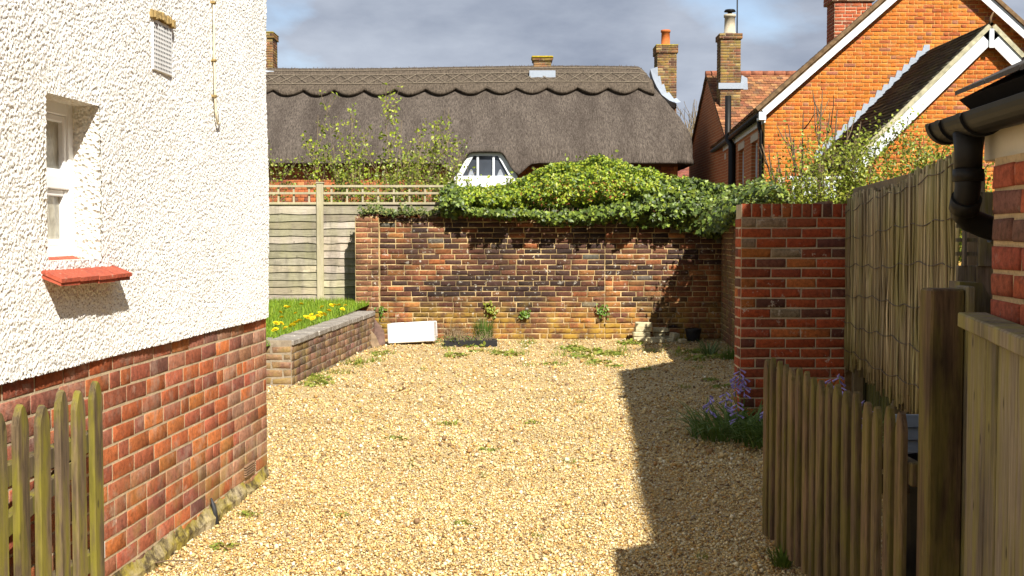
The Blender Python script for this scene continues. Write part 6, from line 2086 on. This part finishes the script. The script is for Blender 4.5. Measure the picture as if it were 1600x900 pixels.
def stone(w, d, h, seed):
    r = random.Random(seed)
    m = MB().box((-w / 2, -d / 2, 0), (w / 2, d / 2, h), min(w, h) * 0.13)
    m.v = [(x + r.uniform(-1, 1) * w * 0.03, y + r.uniform(-1, 1) * d * 0.03, z + r.uniform(-1, 1) * h * 0.05) for x, y, z in m.v]
    return m.mesh('stone', M_stone)


ys_ = 16.22
px0 = at(1002, 520, ys_).x
zc_ = 0.0
names_ = ['bottom', 'second', 'third', 'top']
for k in range(4):
    o = link('stone_block', stone(0.235 - 0.006 * k, 0.17, 0.063, k), None, (px0 + (0.018 if k > 1 else 0) + rng.uniform(-0.006, 0.006), ys_ - 0.005 * k, zc_), (0, 0, rng.uniform(-0.12, 0.12)))
    tag(o, ('pale stone block at the bottom of the small stack by the wall', 'pale stone block second from the bottom of the small stack', 'pale stone block just under the top of the small stack', 'pale stone block on top of the small stack by the wall')[k], 'stone')
    zc_ += 0.0655
o = link('stone_block', stone(0.22, 0.14, 0.062, 11), None, (at(1031, 520, 16.3).x, 16.33, 0.115), (0, R(2), 0.05)); tag(o, 'pale block resting on others right of the small stack', 'stone')
o = link('stone_block', stone(0.17, 0.12, 0.05, 15), None, (at(1030, 520, 16.33).x, 16.35, 0.062), (0, 0, -0.1)); tag(o, 'shaded block beneath the upper pale block beside the stack', 'stone')
o = link('stone_block', stone(0.20, 0.15, 0.062, 16), None, (at(1034, 520, 16.33).x, 16.36, -0.002), (0, 0, 0.1)); tag(o, 'lowest block against the wall beside the small stack', 'stone')
o = link('stone_block', stone(0.20, 0.15, 0.075, 12), None, (at(1025, 530, 16.0).x, 16.0, -0.006), (0, 0, 0.2)); tag(o, 'pale stone block lying in front of the small stack', 'stone')
o = link('stone_block', stone(0.11, 0.11, 0.085, 13), None, (at(1053, 525, 16.2).x, 16.2, 0.03), (R(6), R(8), 0.5)); tag(o, 'rounded grey stone in shade right of the stacked blocks', 'stone')
o = link('stone_block', stone(0.10, 0.09, 0.055, 14), None, (at(1067, 530, 15.9).x, 15.95, -0.004), (0, 0, 0.3)); tag(o, 'small pale stone lying on shaded gravel near the black pot', 'stone')
o = link('stone_block', stone(0.13, 0.11, 0.05, 17), None, (at(1052, 531, 16.15).x, 16.2, -0.012), (0, 0, 0.8)); tag(o, 'half buried stone beneath the rounded grey stone', 'stone')
p = at(1083, 530, 16.25)
pt_ = empty('plant_pot', (p.x, 16.25, 0.0)); tag(pt_, 'black plastic plant pot in the shaded corner', 'pot')
vs = []; fs = []
prof = [(0.085, 0.0), (0.11, 0.14), (0.118, 0.141), (0.118, 0.165), (0.106, 0.165), (0.098, 0.06)]
for q, (rr, zz) in enumerate(prof):
    vs += [(rr * math.cos(6.2832 * k / 18), rr * math.sin(6.2832 * k / 18), zz) for k in range(18)]
    if q: fs += [((q - 1) * 18 + k, (q - 1) * 18 + (k + 1) % 18, q * 18 + (k + 1) % 18, q * 18 + k) for k in range(18)]
MB().add(vs, fs + [tuple(range(90, 108))]).build('pot', M_bplas, pt_)

# ------------------------------------------------------------------ slatted box and added dark tub behind the open gate
M_bluegrey = plain('blue_grey_paint', (0.20, 0.235, 0.28), 0.6, 0.3, 0.15, 12, 0.2)
p = at(1400, 648, 4.75)
sb = empty('slatted_panel', (p.x, 4.75, 0.0), R(-4)); tag(sb, 'blue-grey slatted panel standing behind the open gate', 'panel')
zt_ = p.z
nsl = 14
for k in range(nsl):
    z0 = zt_ * k / nsl; z1 = zt_ * (k + 1) / nsl
    MB().add([(0, -0.010, z0 + 0.002), (0.55, -0.010, z0 + 0.002), (0.55, 0.0, z1 - 0.001), (0, 0.0, z1 - 0.001), (0, 0.012, z0 + 0.002), (0.55, 0.012, z0 + 0.002), (0.55, 0.014, z1 - 0.001), (0, 0.014, z1 - 0.001)],
             [(0, 1, 2, 3), (7, 6, 5, 4), (0, 4, 5, 1), (3, 2, 6, 7), (1, 5, 6, 2), (0, 3, 7, 4)]).build('slat', M_bluegrey, sb)
MB().box((0.004, 0.015, 0.0), (0.546, 0.045, zt_ - 0.004)).build('body', M_bluegrey, sb)
p = at(1424, 735, 4.05)
bn = empty('gap_filler_tub', (p.x + 0.17, 4.22, 0.0)); tag(bn, 'black tub added to fill the dark gap between gate and post', 'bin')  # added black tub, fills the dark gap beside the gate post
vs = []; fs = []
prof = [(0.145, 0.0), (0.168, p.z - 0.03), (0.18, p.z - 0.029), (0.18, p.z), (0.165, p.z), (0.15, 0.1)]
for q, (rr, zz) in enumerate(prof):
    vs += [(rr * math.cos(6.2832 * k / 24), rr * math.sin(6.2832 * k / 24), zz) for k in range(24)]
    if q: fs += [((q - 1) * 24 + k, (q - 1) * 24 + (k + 1) % 24, q * 24 + (k + 1) % 24, q * 24 + k) for k in range(24)]
MB().add(vs, fs + [tuple(range(120, 144))]).build('tub', M_bplas, bn)
